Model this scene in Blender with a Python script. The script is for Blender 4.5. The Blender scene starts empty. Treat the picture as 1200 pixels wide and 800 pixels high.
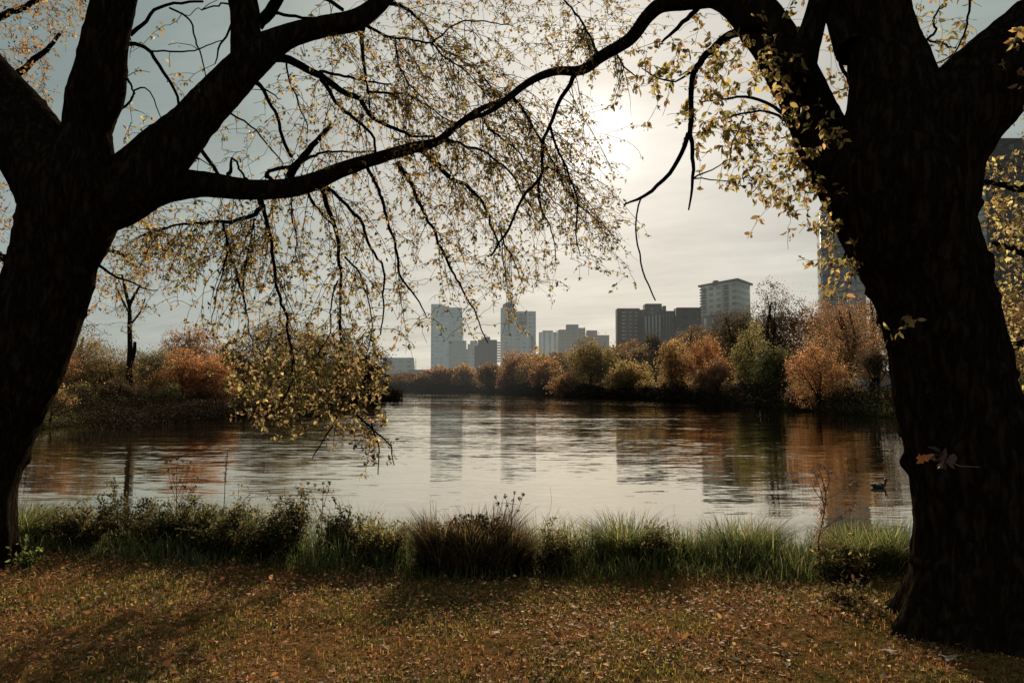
import bpy, math, random
import numpy as np
from mathutils import Vector, noise as mnoise

random.seed(7)
rng = np.random.default_rng(11)
scene = bpy.context.scene
COL = scene.collection
R = math.radians

# ------------------------------------------------------------------ camera
F = 933.0                      # focal length in photo pixels (photo 1200 wide)
HZ = 449.0                     # horizon row
CAMZ = 1.6
pitch = math.atan((HZ - 400.0) / F)
CP, SP = math.cos(pitch), math.sin(pitch)

def P(px, py, Y):
    """world point seen at photo pixel (px,py) standing at distance Y"""
    x = (px - 600.0) / F
    y = (400.0 - py) / F
    dy = CP - y * SP
    dz = SP + y * CP
    s = Y / dy
    return np.array([x * s, Y, CAMZ + dz * s])

def GX(px, Y):
    return (px - 600.0) / F * Y / CP

cam_d = bpy.data.cameras.new("camera")
cam = bpy.data.objects.new("camera", cam_d)
COL.objects.link(cam)
cam.location = (0, 0, CAMZ)
cam.rotation_euler = (math.pi / 2 + pitch, 0, 0)
cam_d.sensor_width = 36
cam_d.lens = 36 * F / 1200
cam_d.clip_end = 8000
cam_d.clip_start = 0.05
scene.camera = cam

# ------------------------------------------------------------------ light
SUN_EL = R(22.5)  # set higher than the sky glow to brighten the ground
SUN_AZ = R(6.2)                # to the right of the view axis (+Y)
S = Vector((math.sin(SUN_AZ) * math.cos(SUN_EL), math.cos(SUN_AZ) * math.cos(SUN_EL), math.sin(SUN_EL)))
sl = bpy.data.lights.new("sun", 'SUN')
sl.energy = 5.0
sl.angle = R(0.6)
sl.color = (1.0, 0.86, 0.66)
so = bpy.data.objects.new("sun", sl)
COL.objects.link(so)
so.rotation_euler = (-S).to_track_quat('-Z', 'Y').to_euler()
so.location = (3, 30, 20)

# ------------------------------------------------------------------ node helper
class NT:
    def __init__(s, tree):
        s.t = tree; s.n = tree.nodes; s.l = tree.links
    def new(s, typ, ins=None, **kw):
        n = s.n.new(typ)
        for k, v in kw.items(): setattr(n, k, v)
        for k, v in (ins or {}).items():
            if isinstance(v, bpy.types.NodeSocket): s.l.new(v, n.inputs[k])
            else: n.inputs[k].default_value = v
        return n
    def math(s, op, a, b=None, clamp=False):
        n = s.n.new('ShaderNodeMath'); n.operation = op; n.use_clamp = clamp
        for i, v in enumerate((a, b)):
            if v is None: continue
            if isinstance(v, bpy.types.NodeSocket): s.l.new(v, n.inputs[i])
            else: n.inputs[i].default_value = v
        return n.outputs[0]
    def mix(s, f, a, b, typ='MIX'):
        n = s.n.new('ShaderNodeMixRGB'); n.blend_type = typ
        for i, v in enumerate((f, a, b)):
            if isinstance(v, bpy.types.NodeSocket): s.l.new(v, n.inputs[i])
            elif i == 0: n.inputs[0].default_value = v
            else: n.inputs[i].default_value = (v[0], v[1], v[2], 1)
        return n.outputs[0]
    def ramp(s, fac, stops, interp='LINEAR'):
        n = s.n.new('ShaderNodeValToRGB'); cr = n.color_ramp; cr.interpolation = interp
        while len(cr.elements) < len(stops): cr.elements.new(0.5)
        for e, (p, c) in zip(cr.elements, stops):
            e.position = p; e.color = (c[0], c[1], c[2], 1) if not isinstance(c, (int, float)) else (c, c, c, 1)
        s.l.new(fac, n.inputs[0]); return n.outputs[0]
    def noise(s, vec, scale, detail=4, rough=0.55):
        n = s.new('ShaderNodeTexNoise', {'Scale': scale, 'Detail': detail, 'Roughness': rough})
        if vec is not None: s.l.new(vec, n.inputs['Vector'])
        return n.outputs['Fac']

def lin(r, g=None, b=None):
    if g is None: r, g, b = r
    f = lambda c: (c / 255 / 12.92) if c / 255 <= 0.04045 else ((c / 255 + 0.055) / 1.055) ** 2.4
    return (f(r), f(g), f(b))

# ------------------------------------------------------------------ world
w = bpy.data.worlds.new("World")
scene.world = w
w.use_nodes = True
nt = NT(w.node_tree)
nt.n.clear()
sky = nt.new('ShaderNodeTexSky', sky_type='NISHITA', sun_disc=False, sun_elevation=SUN_EL, sun_rotation=SUN_AZ,
             altitude=150, air_density=1.0, dust_density=2.5, ozone_density=1.0)
# brightest patch of the veil of cloud painted in below the sun lamp's direction
GLOW = Vector((math.sin(SUN_AZ) * math.cos(R(17.0)), math.cos(SUN_AZ) * math.cos(R(17.0)), math.sin(R(17.0))))
tc = nt.new('ShaderNodeTexCoord')
D = tc.outputs['Generated']
nrm = nt.new('ShaderNodeVectorMath', {0: D}, operation='NORMALIZE').outputs[0]
dot = nt.new('ShaderNodeVectorMath', {0: nrm, 1: tuple(GLOW)}, operation='DOT_PRODUCT').outputs['Value']
ang = nt.math('ARCCOSINE', nt.math('MINIMUM', dot, 0.99999))        # angle from the glow
an = nt.math('DIVIDE', ang, math.pi)
sep = nt.new('ShaderNodeSeparateXYZ', {0: nrm})
# veil of thin high cloud: luminance falls off with the angle from the glow (values x10, background strength 0.1)
veil = nt.ramp(an, [(0.0, (11.5, 11.2, 10.6)), (0.011, (10.0, 9.7, 9.1)), (0.022, (7.4, 7.15, 6.6)), (0.05, (5.9, 5.75, 5.3)), (0.09, (4.8, 4.85, 4.45)),
                    (0.13, (2.9, 3.5, 3.25)), (0.2, (2.0, 2.6, 2.5)), (0.4, (1.7, 2.0, 2.0)), (1.0, (1.5, 1.75, 1.85))])
# flatter and brighter towards the horizon
hz = nt.math('POWER', nt.math('SUBTRACT', 1.0, nt.math('ABSOLUTE', sep.outputs[2])), 5.5)
hcol = nt.ramp(an, [(0.0, (6.5, 6.25, 5.7)), (0.11, (6.1, 5.95, 5.45)), (0.19, (4.8, 5.1, 4.8)), (0.35, (2.7, 2.8, 2.7)), (1.0, (2.0, 2.0, 2.0))])
base = nt.mix(nt.math('MULTIPLY', hz, 0.9), veil, hcol)
# streaky cirrus, laid out on the sky dome
cv = nt.new('ShaderNodeVectorMath', {0: nrm, 1: (1.0, 1.0, 1.0)}, operation='MULTIPLY').outputs[0]
zz = nt.math('ADD', nt.math('MAXIMUM', sep.outputs[2], 0.0), 0.12)
ux = nt.math('DIVIDE', sep.outputs[0], zz)
uy = nt.math('DIVIDE', sep.outputs[1], zz)
cuv = nt.new('ShaderNodeCombineXYZ', {0: nt.math('MULTIPLY', ux, 0.55), 1: nt.math('ADD', uy, nt.math('MULTIPLY', ux, 0.35)), 2: 0.0}).outputs[0]
c1 = nt.noise(cuv, 1.1, 7, 0.62)
c2 = nt.noise(cuv, 3.6, 5, 0.6)
cl = nt.math('ADD', nt.math('MULTIPLY', c1, 0.7), nt.math('MULTIPLY', c2, 0.3))
cm = nt.ramp(cl, [(0.36, 0.80), (0.50, 0.98), (0.64, 1.15)])
veil2 = nt.mix(1.0, nt.mix(1.0, base, (1.07, 1.07, 1.07), 'MULTIPLY'), cm, 'MULTIPLY')
fin = nt.mix(0.95, sky.outputs[0], veil2)
bg = nt.new('ShaderNodeBackground', {'Color': fin, 'Strength': 0.1})
out = nt.new('ShaderNodeOutputWorld', {0: bg.outputs[0]})

# ------------------------------------------------------------------ materials
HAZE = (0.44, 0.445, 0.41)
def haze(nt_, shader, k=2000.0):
    """haze painted onto surfaces as emitted colour: grows with the distance out over the water"""
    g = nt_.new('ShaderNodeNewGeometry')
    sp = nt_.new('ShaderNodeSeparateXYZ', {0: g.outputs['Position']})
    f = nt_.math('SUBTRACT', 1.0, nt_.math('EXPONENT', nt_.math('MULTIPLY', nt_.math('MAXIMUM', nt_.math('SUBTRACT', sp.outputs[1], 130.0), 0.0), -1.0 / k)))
    em = nt_.new('ShaderNodeEmission', {'Color': (*HAZE, 1), 'Strength': 1.0})  # glowing colour mixed into the surface in place of hazy air
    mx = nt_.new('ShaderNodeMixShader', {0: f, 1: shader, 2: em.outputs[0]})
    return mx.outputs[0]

MATS = {}
def mat(name, fn):
    if name in MATS: return MATS[name]
    m = bpy.data.materials.new(name); m.use_nodes = True
    n = NT(m.node_tree); n.n.clear()
    sh = fn(n)
    n.new('ShaderNodeOutputMaterial', {0: sh})
    MATS[name] = m
    return m

def m_leaf(trans=0.5, hz_=True, rough=0.6, glow=1.0):
    def f(n):
        a = n.new('ShaderNodeAttribute', attribute_name='Col').outputs['Color']
        d = n.new('ShaderNodeBsdfPrincipled', {'Base Color': a, 'Roughness': rough, 'Specular IOR Level': 0.12}).outputs[0]
        tcol = n.mix(1.0, a, (1.1 * glow, 1.0 * glow, 0.75 * glow), 'MULTIPLY')
        t = n.new('ShaderNodeBsdfTranslucent', {'Color': tcol}).outputs[0]
        s = n.new('ShaderNodeMixShader', {0: trans, 1: d, 2: t}).outputs[0]
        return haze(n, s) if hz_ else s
    return f
LEAF = mat('leaf_translucent', m_leaf(0.62, False, 0.6, 1.35))
BRUSH = mat('shaded_brush', m_leaf(0.15, True, 0.9))
FARLEAF = mat('far_foliage', m_leaf(0.5, True, 0.85, 1.3))
BLADE = mat('grass_blades', m_leaf(0.5, False, 0.8, 1.3))
LITTER = mat('dry_leaves', m_leaf(0.25, False, 0.7))

def m_bark(c0, c1, scale=1.0, hz_=False):
    def f(n):
        co = n.new('ShaderNodeTexCoord').outputs['Object']
        mp = n.new('ShaderNodeMapping', {'Vector': co, 'Scale': (1, 1, 0.22)}).outputs[0]
        wv_ = n.noise(co, 3.0 * scale, 3)
        mp2 = n.new('ShaderNodeVectorMath', {0: mp, 1: n.new('ShaderNodeCombineXYZ', {0: n.math('MULTIPLY', wv_, .12), 1: n.math('MULTIPLY', wv_, .1), 2: 0.0}).outputs[0]}, operation='ADD').outputs[0]
        r1 = n.math('ABSOLUTE', n.math('SUBTRACT', n.noise(mp2, 15 * scale, 5, .6), .5))
        v = n.math('MULTIPLY', r1, 2.2)
        ns = n.noise(mp, 40 * scale, 8, 0.65)
        big = n.noise(co, 2.3, 4)
        h = n.math('ADD', n.math('MULTIPLY', n.math('MINIMUM', v, 0.5), 1.3), n.math('MULTIPLY', ns, 0.6))
        c = n.mix(n.ramp(h, [(0.3, 0.0), (0.85, 1.0)]), c0, c1)
        c = n.mix(n.math('MULTIPLY', big, 0.5), c, (c0[0] * .8, c0[1] * .9, c0[2] * .7))
        b = n.new('ShaderNodeBump', {'Height': h, 'Strength': 0.9, 'Distance': 0.03}).outputs[0]
        s = n.new('ShaderNodeBsdfPrincipled', {'Base Color': c, 'Roughness': 0.95, 'Normal': b, 'Specular IOR Level': 0.0}).outputs[0]
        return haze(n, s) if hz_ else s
    return f
BARK = mat('dark_furrowed_bark', m_bark((0.010, 0.0075, 0.0055), (0.052, 0.036, 0.025)))
TWIG = mat('twig_bark', m_bark((0.006, 0.005, 0.004), (0.018, 0.014, 0.010), 4))
FARBARK = mat('far_bark', m_bark((0.02, 0.016, 0.012), (0.06, 0.05, 0.04), 0.5, True))

def m_plain(c, rough=0.8, var=0.15, hz_=False, sc=3.0, metal=0.0):
    def f(n):
        co = n.new('ShaderNodeTexCoord').outputs['Object']
        ns = n.noise(co, sc, 5)
        cc = n.mix(ns, tuple(x * (1 - var) for x in c), tuple(x * (1 + var) for x in c))
        s = n.new('ShaderNodeBsdfPrincipled', {'Base Color': cc, 'Roughness': rough, 'Metallic': metal}).outputs[0]
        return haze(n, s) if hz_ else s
    return f

def m_ground(n):
    co = n.new('ShaderNodeTexCoord').outputs['Object']
    g = n.new('ShaderNodeSeparateXYZ', {0: co})
    fine = n.noise(co, 26, 6, 0.7)
    mid = n.noise(co, 3.2, 5, 0.6)
    patch = n.noise(co, 0.9, 3, 0.5)
    soil = n.ramp(fine, [(0.3, (0.035, 0.018, 0.007)), (0.45, (0.12, 0.062, 0.024)), (0.56, (0.22, 0.12, 0.046)), (0.7, (0.38, 0.19, 0.078))])
    green = n.ramp(fine, [(0.3, (0.018, 0.022, 0.006)), (0.7, (0.07, 0.075, 0.02))])
    near = n.mix(n.ramp(n.math('ADD', n.math('MULTIPLY', mid, .6), n.math('MULTIPLY', patch, .4)), [(0.45, 0.0), (0.62, 0.75)]), soil, green)
    far = n.ramp(n.noise(co, 0.06, 4), [(0.3, (0.05, 0.050, 0.018)), (0.6, (0.09, 0.085, 0.03)), (0.8, (0.10, 0.07, 0.03))])
    c = n.mix(n.ramp(n.math('DIVIDE', g.outputs[1], 60.0), [(0.3, 0.0), (0.7, 1.0)]), near, far)
    wet = n.ramp(n.math('ADD', n.math('MULTIPLY', g.outputs[2], 1.0), 1.0), [(0.25, 0.25), (0.75, 1.0)])
    c = n.mix(1.0, c, wet, 'MULTIPLY')
    b = n.new('ShaderNodeBump', {'Height': n.math('ADD', fine, n.math('MULTIPLY', n.noise(co, 90, 3), .5)), 'Strength': 0.9, 'Distance': 0.02}).outputs[0]
    s = n.new('ShaderNodeBsdfPrincipled', {'Base Color': c, 'Roughness': 0.95, 'Normal': b, 'Specular IOR Level': 0.0}).outputs[0]
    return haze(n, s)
GROUND = mat('leaf_strewn_ground', m_ground)

def m_water(n):
    # wave slopes from stretched noise: long crests lying across the view, gusts that roughen patches
    co = n.new('ShaderNodeTexCoord').outputs['Object']
    def nz(scale3, sc, det, rot=0.0, off=0.0):
        v = n.new('ShaderNodeMapping', {'Vector': co, 'Scale': scale3, 'Rotation': (0, 0, rot), 'Location': (off, off * 1.7, 0)}).outputs[0]
        return n.math('SUBTRACT', n.noise(v, sc, det, 0.6), 0.5)
    gust = n.noise(n.new('ShaderNodeMapping', {'Vector': co, 'Scale': (0.03, 0.07, 1)}).outputs[0], 1.0, 5, 0.65)
    amp = n.ramp(gust, [(0.36, 0.25), (0.48, 0.55), (0.56, 1.0), (0.7, 1.35)])
    sy = n.math('ADD', n.math('MULTIPLY', nz((0.28, 1.6, 1), 2.0, 3, .06), 0.20), n.math('MULTIPLY', nz((0.35, 1.5, 1), 6.0, 3, -.08, 7.0), 0.27))
    sy = n.math('ADD', sy, n.math('MULTIPLY', nz((0.15, .8, 1), 0.5, 2, .1, 3.0), 0.09))
    sx = n.math('ADD', n.math('MULTIPLY', nz((0.5, 1.4, 1), 2.2, 2, .1, 13.0), 0.05), n.math('MULTIPLY', nz((1.0, 1.4, 1), 7.0, 2, .0, 23.0), 0.05))
    nv = n.new('ShaderNodeCombineXYZ', {0: n.math('MULTIPLY', sx, amp), 1: n.math('MULTIPLY', sy, amp), 2: 1.0}).outputs[0]
    bp = n.new('ShaderNodeVectorMath', {0: nv}, operation='NORMALIZE').outputs[0]
    fr = n.new('ShaderNodeFresnel', {'IOR': 1.36, 'Normal': bp}).outputs[0]
    fr = n.math('ADD', n.math('MULTIPLY', fr, 1.05), 0.35, True)
    d = n.new('ShaderNodeBsdfDiffuse', {'Color': (0.075, 0.052, 0.024, 1)}).outputs[0]
    g = n.new('ShaderNodeBsdfGlossy', {'Color': (0.95, 0.90, 0.81, 1), 'Roughness': 0.02, 'Normal': bp}).outputs[0]
    return n.new('ShaderNodeMixShader', {0: fr, 1: d, 2: g}).outputs[0]
WATER = mat('rippled_lagoon_water', m_water)

# ------------------------------------------------------------------ mesh helpers
def link(o, parent=None):
    COL.objects.link(o)
    if parent is not None: o.parent = parent
    return o

def tag(o, label=None, cat=None, group=None, kind=None):
    if label: o['label'] = label
    if cat: o['category'] = cat
    if group: o['group'] = group
    if kind: o['kind'] = kind
    return o

def empty(name, loc, label, cat, group=None):
    o = bpy.data.objects.new(name, None); COL.objects.link(o)
    o.location = tuple(float(v) for v in loc); o.empty_display_size = 0.3
    return tag(o, label, cat, group)

def mesh_obj(name, V, faces_list, material, parent=None, color=None, smooth=False, origin=None):
    """V (n,3) world coordinates; faces_list: arrays (m,k); color (n,3) per vertex"""
    V = np.asarray(V, dtype=np.float64).reshape(-1, 3)
    if parent is not None: V = V - np.array(parent.location)[None, :]
    elif origin is not None: V = V - np.array(origin)[None, :]
    me = bpy.data.meshes.new(name)
    if not isinstance(faces_list, list): faces_list = [faces_list]
    faces_list = [np.asarray(f, dtype=np.int32) for f in faces_list if len(f)]
    me.vertices.add(len(V)); me.vertices.foreach_set('co', V.astype(np.float32).ravel())
    loops = np.concatenate([f.ravel() for f in faces_list])
    tot = np.concatenate([np.full(len(f), f.shape[1], np.int32) for f in faces_list])
    st = np.concatenate([[0], np.cumsum(tot)[:-1]]).astype(np.int32)
    me.loops.add(len(loops)); me.loops.foreach_set('vertex_index', loops)
    me.polygons.add(len(tot)); me.polygons.foreach_set('loop_start', st); me.polygons.foreach_set('loop_total', tot)
    if smooth: me.polygons.foreach_set('use_smooth', np.ones(len(tot), bool))
    me.update(calc_edges=True)
    if color is not None:
        ca = me.color_attributes.new('Col', 'FLOAT_COLOR', 'POINT')
        c4 = np.ones((len(V), 4), np.float32); c4[:, :3] = color
        ca.data.foreach_set('color', c4.ravel())
    me.materials.append(material)
    o = bpy.data.objects.new(name, me)
    if parent is None and origin is not None: o.location = tuple(float(v) for v in origin)
    link(o, parent)
    return o

class Geo:
    """collects quads/tris (with optional colours)"""
    def __init__(s): s.V = []; s.Q = []; s.T = []; s.C = []; s.n = 0
    def add(s, V, Q=None, T=None, C=None):
        V = np.asarray(V, float).reshape(-1, 3)
        if Q is not None and len(Q): s.Q.append(np.asarray(Q) + s.n)
        if T is not None and len(T): s.T.append(np.asarray(T) + s.n)
        s.V.append(V)
        if C is not None:
            C = np.asarray(C, float)
            s.C.append(np.broadcast_to(C, (len(V), 3)) if C.ndim == 1 else C)
        s.n += len(V)
    def build(s, name, m, parent=None, smooth=False, origin=None):
        fl = []
        if s.Q: fl.append(np.concatenate(s.Q))
        if s.T: fl.append(np.concatenate(s.T))
        return mesh_obj(name, np.concatenate(s.V), fl, m, parent, np.concatenate(s.C) if s.C else None, smooth, origin)

def box(g, x0, x1, y0, y1, z0, z1, rot=0.0, piv=None, C=None):
    v = np.array([[x, y, z] for z in (z0, z1) for y in (y0, y1) for x in (x0, x1)], float)
    if rot:
        px, py = piv if piv is not None else ((x0 + x1) / 2, (y0 + y1) / 2)
        c, s_ = math.cos(rot), math.sin(rot)
        dx, dy = v[:, 0] - px, v[:, 1] - py
        v[:, 0] = px + c * dx - s_ * dy; v[:, 1] = py + s_ * dx + c * dy
    q = [[0, 2, 3, 1], [4, 5, 7, 6], [0, 1, 5, 4], [2, 6, 7, 3], [0, 4, 6, 2], [1, 3, 7, 5]]
    g.add(v, q, C=C)

def tube(g, pts, rad, n=6, C=None, cap=True):
    pts = np.asarray(pts, float); rad = np.asarray(rad, float); m = len(pts)
    tan = np.gradient(pts, axis=0); tan /= np.linalg.norm(tan, axis=1)[:, None] + 1e-9
    up = np.array([0, 0, 1.0]) if abs(tan[0][2]) < .9 else np.array([1.0, 0, 0])
    u = np.cross(tan[0], up); u /= np.linalg.norm(u)
    th = np.arange(n) / n * 2 * math.pi
    V = np.empty((m, n, 3))
    for i in range(m):
        u = u - tan[i] * u.dot(tan[i]); u /= np.linalg.norm(u) + 1e-9
        v = np.cross(tan[i], u)
        V[i] = pts[i] + rad[i] * (np.cos(th)[:, None] * u + np.sin(th)[:, None] * v)
    i, j = np.meshgrid(np.arange(m - 1), np.arange(n), indexing='ij')
    a = i * n + j; b = i * n + (j + 1) % n
    Q = np.stack([a, b, b + n, a + n], -1).reshape(-1, 4)
    V = V.reshape(-1, 3); T = None
    if cap:
        V = np.vstack([V, pts[-1] + tan[-1] * rad[-1] * .6]); e = (m - 1) * n; c = len(V) - 1
        T = [[e + k, e + (k + 1) % n, c] for k in range(n)]
    g.add(V, Q, T, C)

def smooth_path(pts, rad, step):
    """Catmull-Rom resample"""
    pts = np.asarray(pts, float); rad = np.asarray(rad, float)
    p = np.vstack([2 * pts[0] - pts[1], pts, 2 * pts[-1] - pts[-2]]); r = np.concatenate([[rad[0]], rad, [rad[-1]]])
    op, orr = [], []
    for i in range(1, len(p) - 2):
        k = max(2, int(np.linalg.norm(p[i + 1] - p[i]) / step))
        for t in np.arange(k) / k:
            t2, t3 = t * t, t * t * t
            op.append(0.5 * (2 * p[i] + (p[i + 1] - p[i - 1]) * t + (2 * p[i - 1] - 5 * p[i] + 4 * p[i + 1] - p[i + 2]) * t2 + (3 * p[i] - p[i - 1] - 3 * p[i + 1] + p[i + 2]) * t3))
            orr.append(r[i] * (1 - t) + r[i + 1] * t)
    op.append(p[-2]); orr.append(r[-2])
    return np.array(op), np.array(orr)

def bark_tube(g, pts, rad, n=28, amp=0.10, fr=2.2, flare=None):
    """thick limb with furrowed, lumpy outline"""
    g0 = Geo(); tube(g0, pts, rad, n, cap=True)
    V = np.concatenate(g0.V); m = len(pts)
    for i in range(m):
        for j in range(n):
            k = i * n + j; v = V[k]; d = v - pts[i]; L = np.linalg.norm(d) + 1e-9
            q = Vector((v[0] * 5 * fr / 2.2, v[1] * 5 * fr / 2.2, v[2] * 1.3 * fr / 2.2))
            lump = mnoise.noise(Vector(v) * fr) * amp * 1.25 + max(0.0, mnoise.noise(Vector(v) * 7.5) - .36) * .25 + mnoise.noise(q * 2.6) * amp * .45
            lump += abs(mnoise.noise(Vector((v[0] * 26, v[1] * 26, v[2] * 5)))) * amp * .75
            fl = 0.0
            if flare is not None:
                hh_ = max(0.0, v[2] - flare[0]); th_ = math.atan2(d[1], d[0])
                rg = sum(math.exp(-((math.sin((th_ - a_) / 2) * 2) / w_) ** 2) * b_ for a_, b_, w_ in flare[1])
                fl = math.exp(-(hh_ / .30)) * (.05 + rg) + math.exp(-(hh_ / .9)) * rg * .14
            V[k] = pts[i] + d * (1 + lump) + np.array([d[0], d[1], 0]) * fl
    g.add(V, g0.Q[0], g0.T[0] if g0.T else None)

# leaves: folded hexagon blades ---------------------------------------------------------
def rand_unit(n):
    v = rng.normal(size=(n, 3)); return v / np.linalg.norm(v, axis=1)[:, None]

def leaves(g, pos, size, col, droop=0.6, width=0.5, fine=False, flat=0.0, axis=None):
    """pos (n,3), size (n,), col (n,3)"""
    n = len(pos)
    if n == 0: return
    a = rand_unit(n) if axis is None else axis + 0.7 * rand_unit(n)
    a[:, 2] = a[:, 2] * (1 - flat) - droop
    a /= np.linalg.norm(a, axis=1)[:, None]
    b = rand_unit(n)
    if flat: b[:, 2] *= (1 - flat)
    b -= a * (a * b).sum(1)[:, None]; b /= np.linalg.norm(b, axis=1)[:, None] + 1e-9
    c = np.cross(a, b)
    s = np.asarray(size)[:, None]; wd = width * s * rng.uniform(.8, 1.2, (n, 1))
    f = rng.uniform(.05, .3, (n, 1)) * s
    if not fine:
        V = np.stack([pos, pos + a * s * .45 + b * wd * .5 + c * f * .4, pos + a * s + c * f * .0, pos + a * s * .45 - b * wd * .5 + c * f * .4], 1)
        i = np.arange(n) * 4
        g.add(V.reshape(-1, 3), None, np.concatenate([np.stack([i, i + 1, i + 2], 1), np.stack([i, i + 2, i + 3], 1)]), np.repeat(col, 4, 0))
    else:
        V = np.stack([pos, pos + a * s * .25 + b * wd * .42 + c * f * .5, pos + a * s * .62 + b * wd * .44 + c * f * .5, pos + a * s - c * f * .6,
                      pos + a * s * .62 - b * wd * .44 + c * f * .5, pos + a * s * .25 - b * wd * .42 + c * f * .5, pos + a * s * .45], 1)
        i = np.arange(n) * 7
        T = np.concatenate([np.stack([i + p, i + q, i + 6], 1) for p, q in ((0, 1), (1, 2), (2, 3), (3, 4), (4, 5), (5, 0))])
        g.add(V.reshape(-1, 3), None, T, np.repeat(col, 7, 0))

def palette(cols, n, var=0.18, wts=None):
    cols = np.array(cols, float)
    k = rng.choice(len(cols), n, p=wts)
    c = cols[k] * rng.lognormal(0, var, (n, 1)) * rng.lognormal(0, .05, (n, 3))
    c = c * .82 + c.mean(1, keepdims=True) * .18
    return np.clip(c, 0.002, 0.9)

def nfield(p, sc, seed=0):
    return np.array([mnoise.noise(Vector((q[0] * sc + seed, q[1] * sc, q[2] * sc))) for q in p])

# ------------------------------------------------------------------ setting: ground and water
WZ = -0.75
def shoreY(px, py): return (CAMZ - WZ) * F / (py - HZ) * 1.0
left_sh = [(440, 467), (405, 469), (370, 471), (335, 480), (300, 485), (250, 488), (180, 491), (100, 498), (40, 505)]
right_sh = [(500, 459), (560, 459), (600, 461), (640, 464), (700, 466), (800, 470), (900, 478), (1040, 490), (1190, 499)]
poly = []
for px, py in right_sh:
    Y = shoreY(px, py); poly.append((GX(px, Y), Y))
poly += [(30, 32), (26, 20), (18, 12.5), (11, 9.3), (6, 8.5), (3, 8.2), (0, 8.1), (-2.5, 8.6), (-5, 9.3), (-8, 10.2), (-14, 12.5), (-24, 19), (-29, 28)]
for px, py in reversed(left_sh):
    Y = shoreY(px, py); poly.append((GX(px, Y), Y))
poly += [(GX(452, 165), 165), (GX(400, 200), 200), (GX(450, 215), 215)]
PG = np.array(poly)

def sdist(X, Y):
    """signed distance to the lagoon outline (negative in the water)"""
    X = np.asarray(X, float); Y = np.asarray(Y, float)
    d = np.full(X.shape, 1e9); ins = np.zeros(X.shape, bool)
    n = len(PG)
    for i in range(n):
        ax, ay = PG[i]; bx, by = PG[(i + 1) % n]
        ex, ey = bx - ax, by - ay; L = ex * ex + ey * ey
        t = np.clip(((X - ax) * ex + (Y - ay) * ey) / L, 0, 1)
        d = np.minimum(d, np.hypot(X - ax - t * ex, Y - ay - t * ey))
        c = ((ay > Y) != (by > Y)) & (X < (bx - ax) * (Y - ay) / (by - ay + 1e-12) + ax)
        ins ^= c
    return np.where(ins, -d, d)

def ground_h(X, Y):
    X = np.asarray(X, float); Y = np.asarray(Y, float)
    d = sdist(X, Y)
    far = np.clip((Y - 25) / 20, 0, 1)
    w_ = 1.1 * (1 - far) + 2.2 * far
    t = np.clip((d + w_ * 0.45) / (w_ * 1.25), 0, 1); t = t * t * (3 - 2 * t)
    z = -1.7 + t * 1.7
    rise = np.clip((d - 3) / 60, 0, 1) * 2.4 * far + np.clip((d - 60) / 300, 0, 1) * 7 * far
    z = z + rise
    lump = 0.025 * np.sin(X * 2.1 + 1.3 * np.sin(Y * 1.7)) * np.cos(Y * 2.6 + X * .6)
    # the near lawn rises a little towards the right-hand tree
    z = z + lump * (1 - far) + 0.05 * np.exp(-((X - 3.2) ** 2 + (Y - 5.1) ** 2) / 1.2) * (1 - far)
    return z

def gh(x, y): return float(ground_h(np.array([x]), np.array([y]))[0])

def spaced(lo, hi, c, fine, grow, span):
    a = [c]; s = fine
    while a[-1] < hi:
        if a[-1] - c > span: s *= grow
        a.append(a[-1] + s)
    b = [c]; s = fine
    while b[-1] > lo:
        if c - b[-1] > span: s *= grow
        b.append(b[-1] - s)
    return np.array(sorted(set(b[1:] + a)))
gx = spaced(-3500, 3500, 0.0, 0.14, 1.045, 6)
gy = spaced(-300, 6000, 6.5, 0.12, 1.035, 3.5)
XX, YY = np.meshgrid(gx, gy, indexing='ij')
ZZ = ground_h(XX, YY)
V = np.stack([XX, YY, ZZ], -1).reshape(-1, 3)
ni, nj = XX.shape
i, j = np.meshgrid(np.arange(ni - 1), np.arange(nj - 1), indexing='ij')
a = i * nj + j
Q = np.stack([a, a + nj, a + nj + 1, a + 1], -1).reshape(-1, 4)
tag(mesh_obj('ground', V, Q, GROUND, smooth=True), kind='structure')
wv = [[-140, 6, WZ], [140, 6, WZ], [140, 320, WZ], [-140, 320, WZ]]
tag(mesh_obj('water', wv, np.array([[0, 1, 2, 3]]), WATER), kind='structure')

# ------------------------------------------------------------------ foreground trees
def trace(g, spec, Y0, Y1, reg, thick=False, n=7, step=0.12, wob=0.012, amp=.07, flare=None):
    """spec: list of (px,py,radius px); depth runs Y0..Y1. Registers nodes."""
    m = len(spec)
    pts = []; rad = []
    for k, (px, py, r) in enumerate(spec):
        Y = Y0 + (Y1 - Y0) * k / max(1, m - 1)
        pts.append(P(px, py, Y)); rad.append(r * Y / F)
    p, r = smooth_path(pts, rad, step)
    if wob and not thick:
        nz = np.cumsum(rng.normal(0, wob, p.shape), axis=0); nz -= np.linspace(0, 1, len(p))[:, None] * nz[-1]
        p = p + nz * min(1, 1.0)
    if thick: bark_tube(g, p, r, n, amp, 2.2, flare)
    else: tube(g, p, r, n)
    for a_, b_ in zip(p, r): reg.append((a_[0], a_[1], a_[2], b_))
    return p, r

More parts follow.
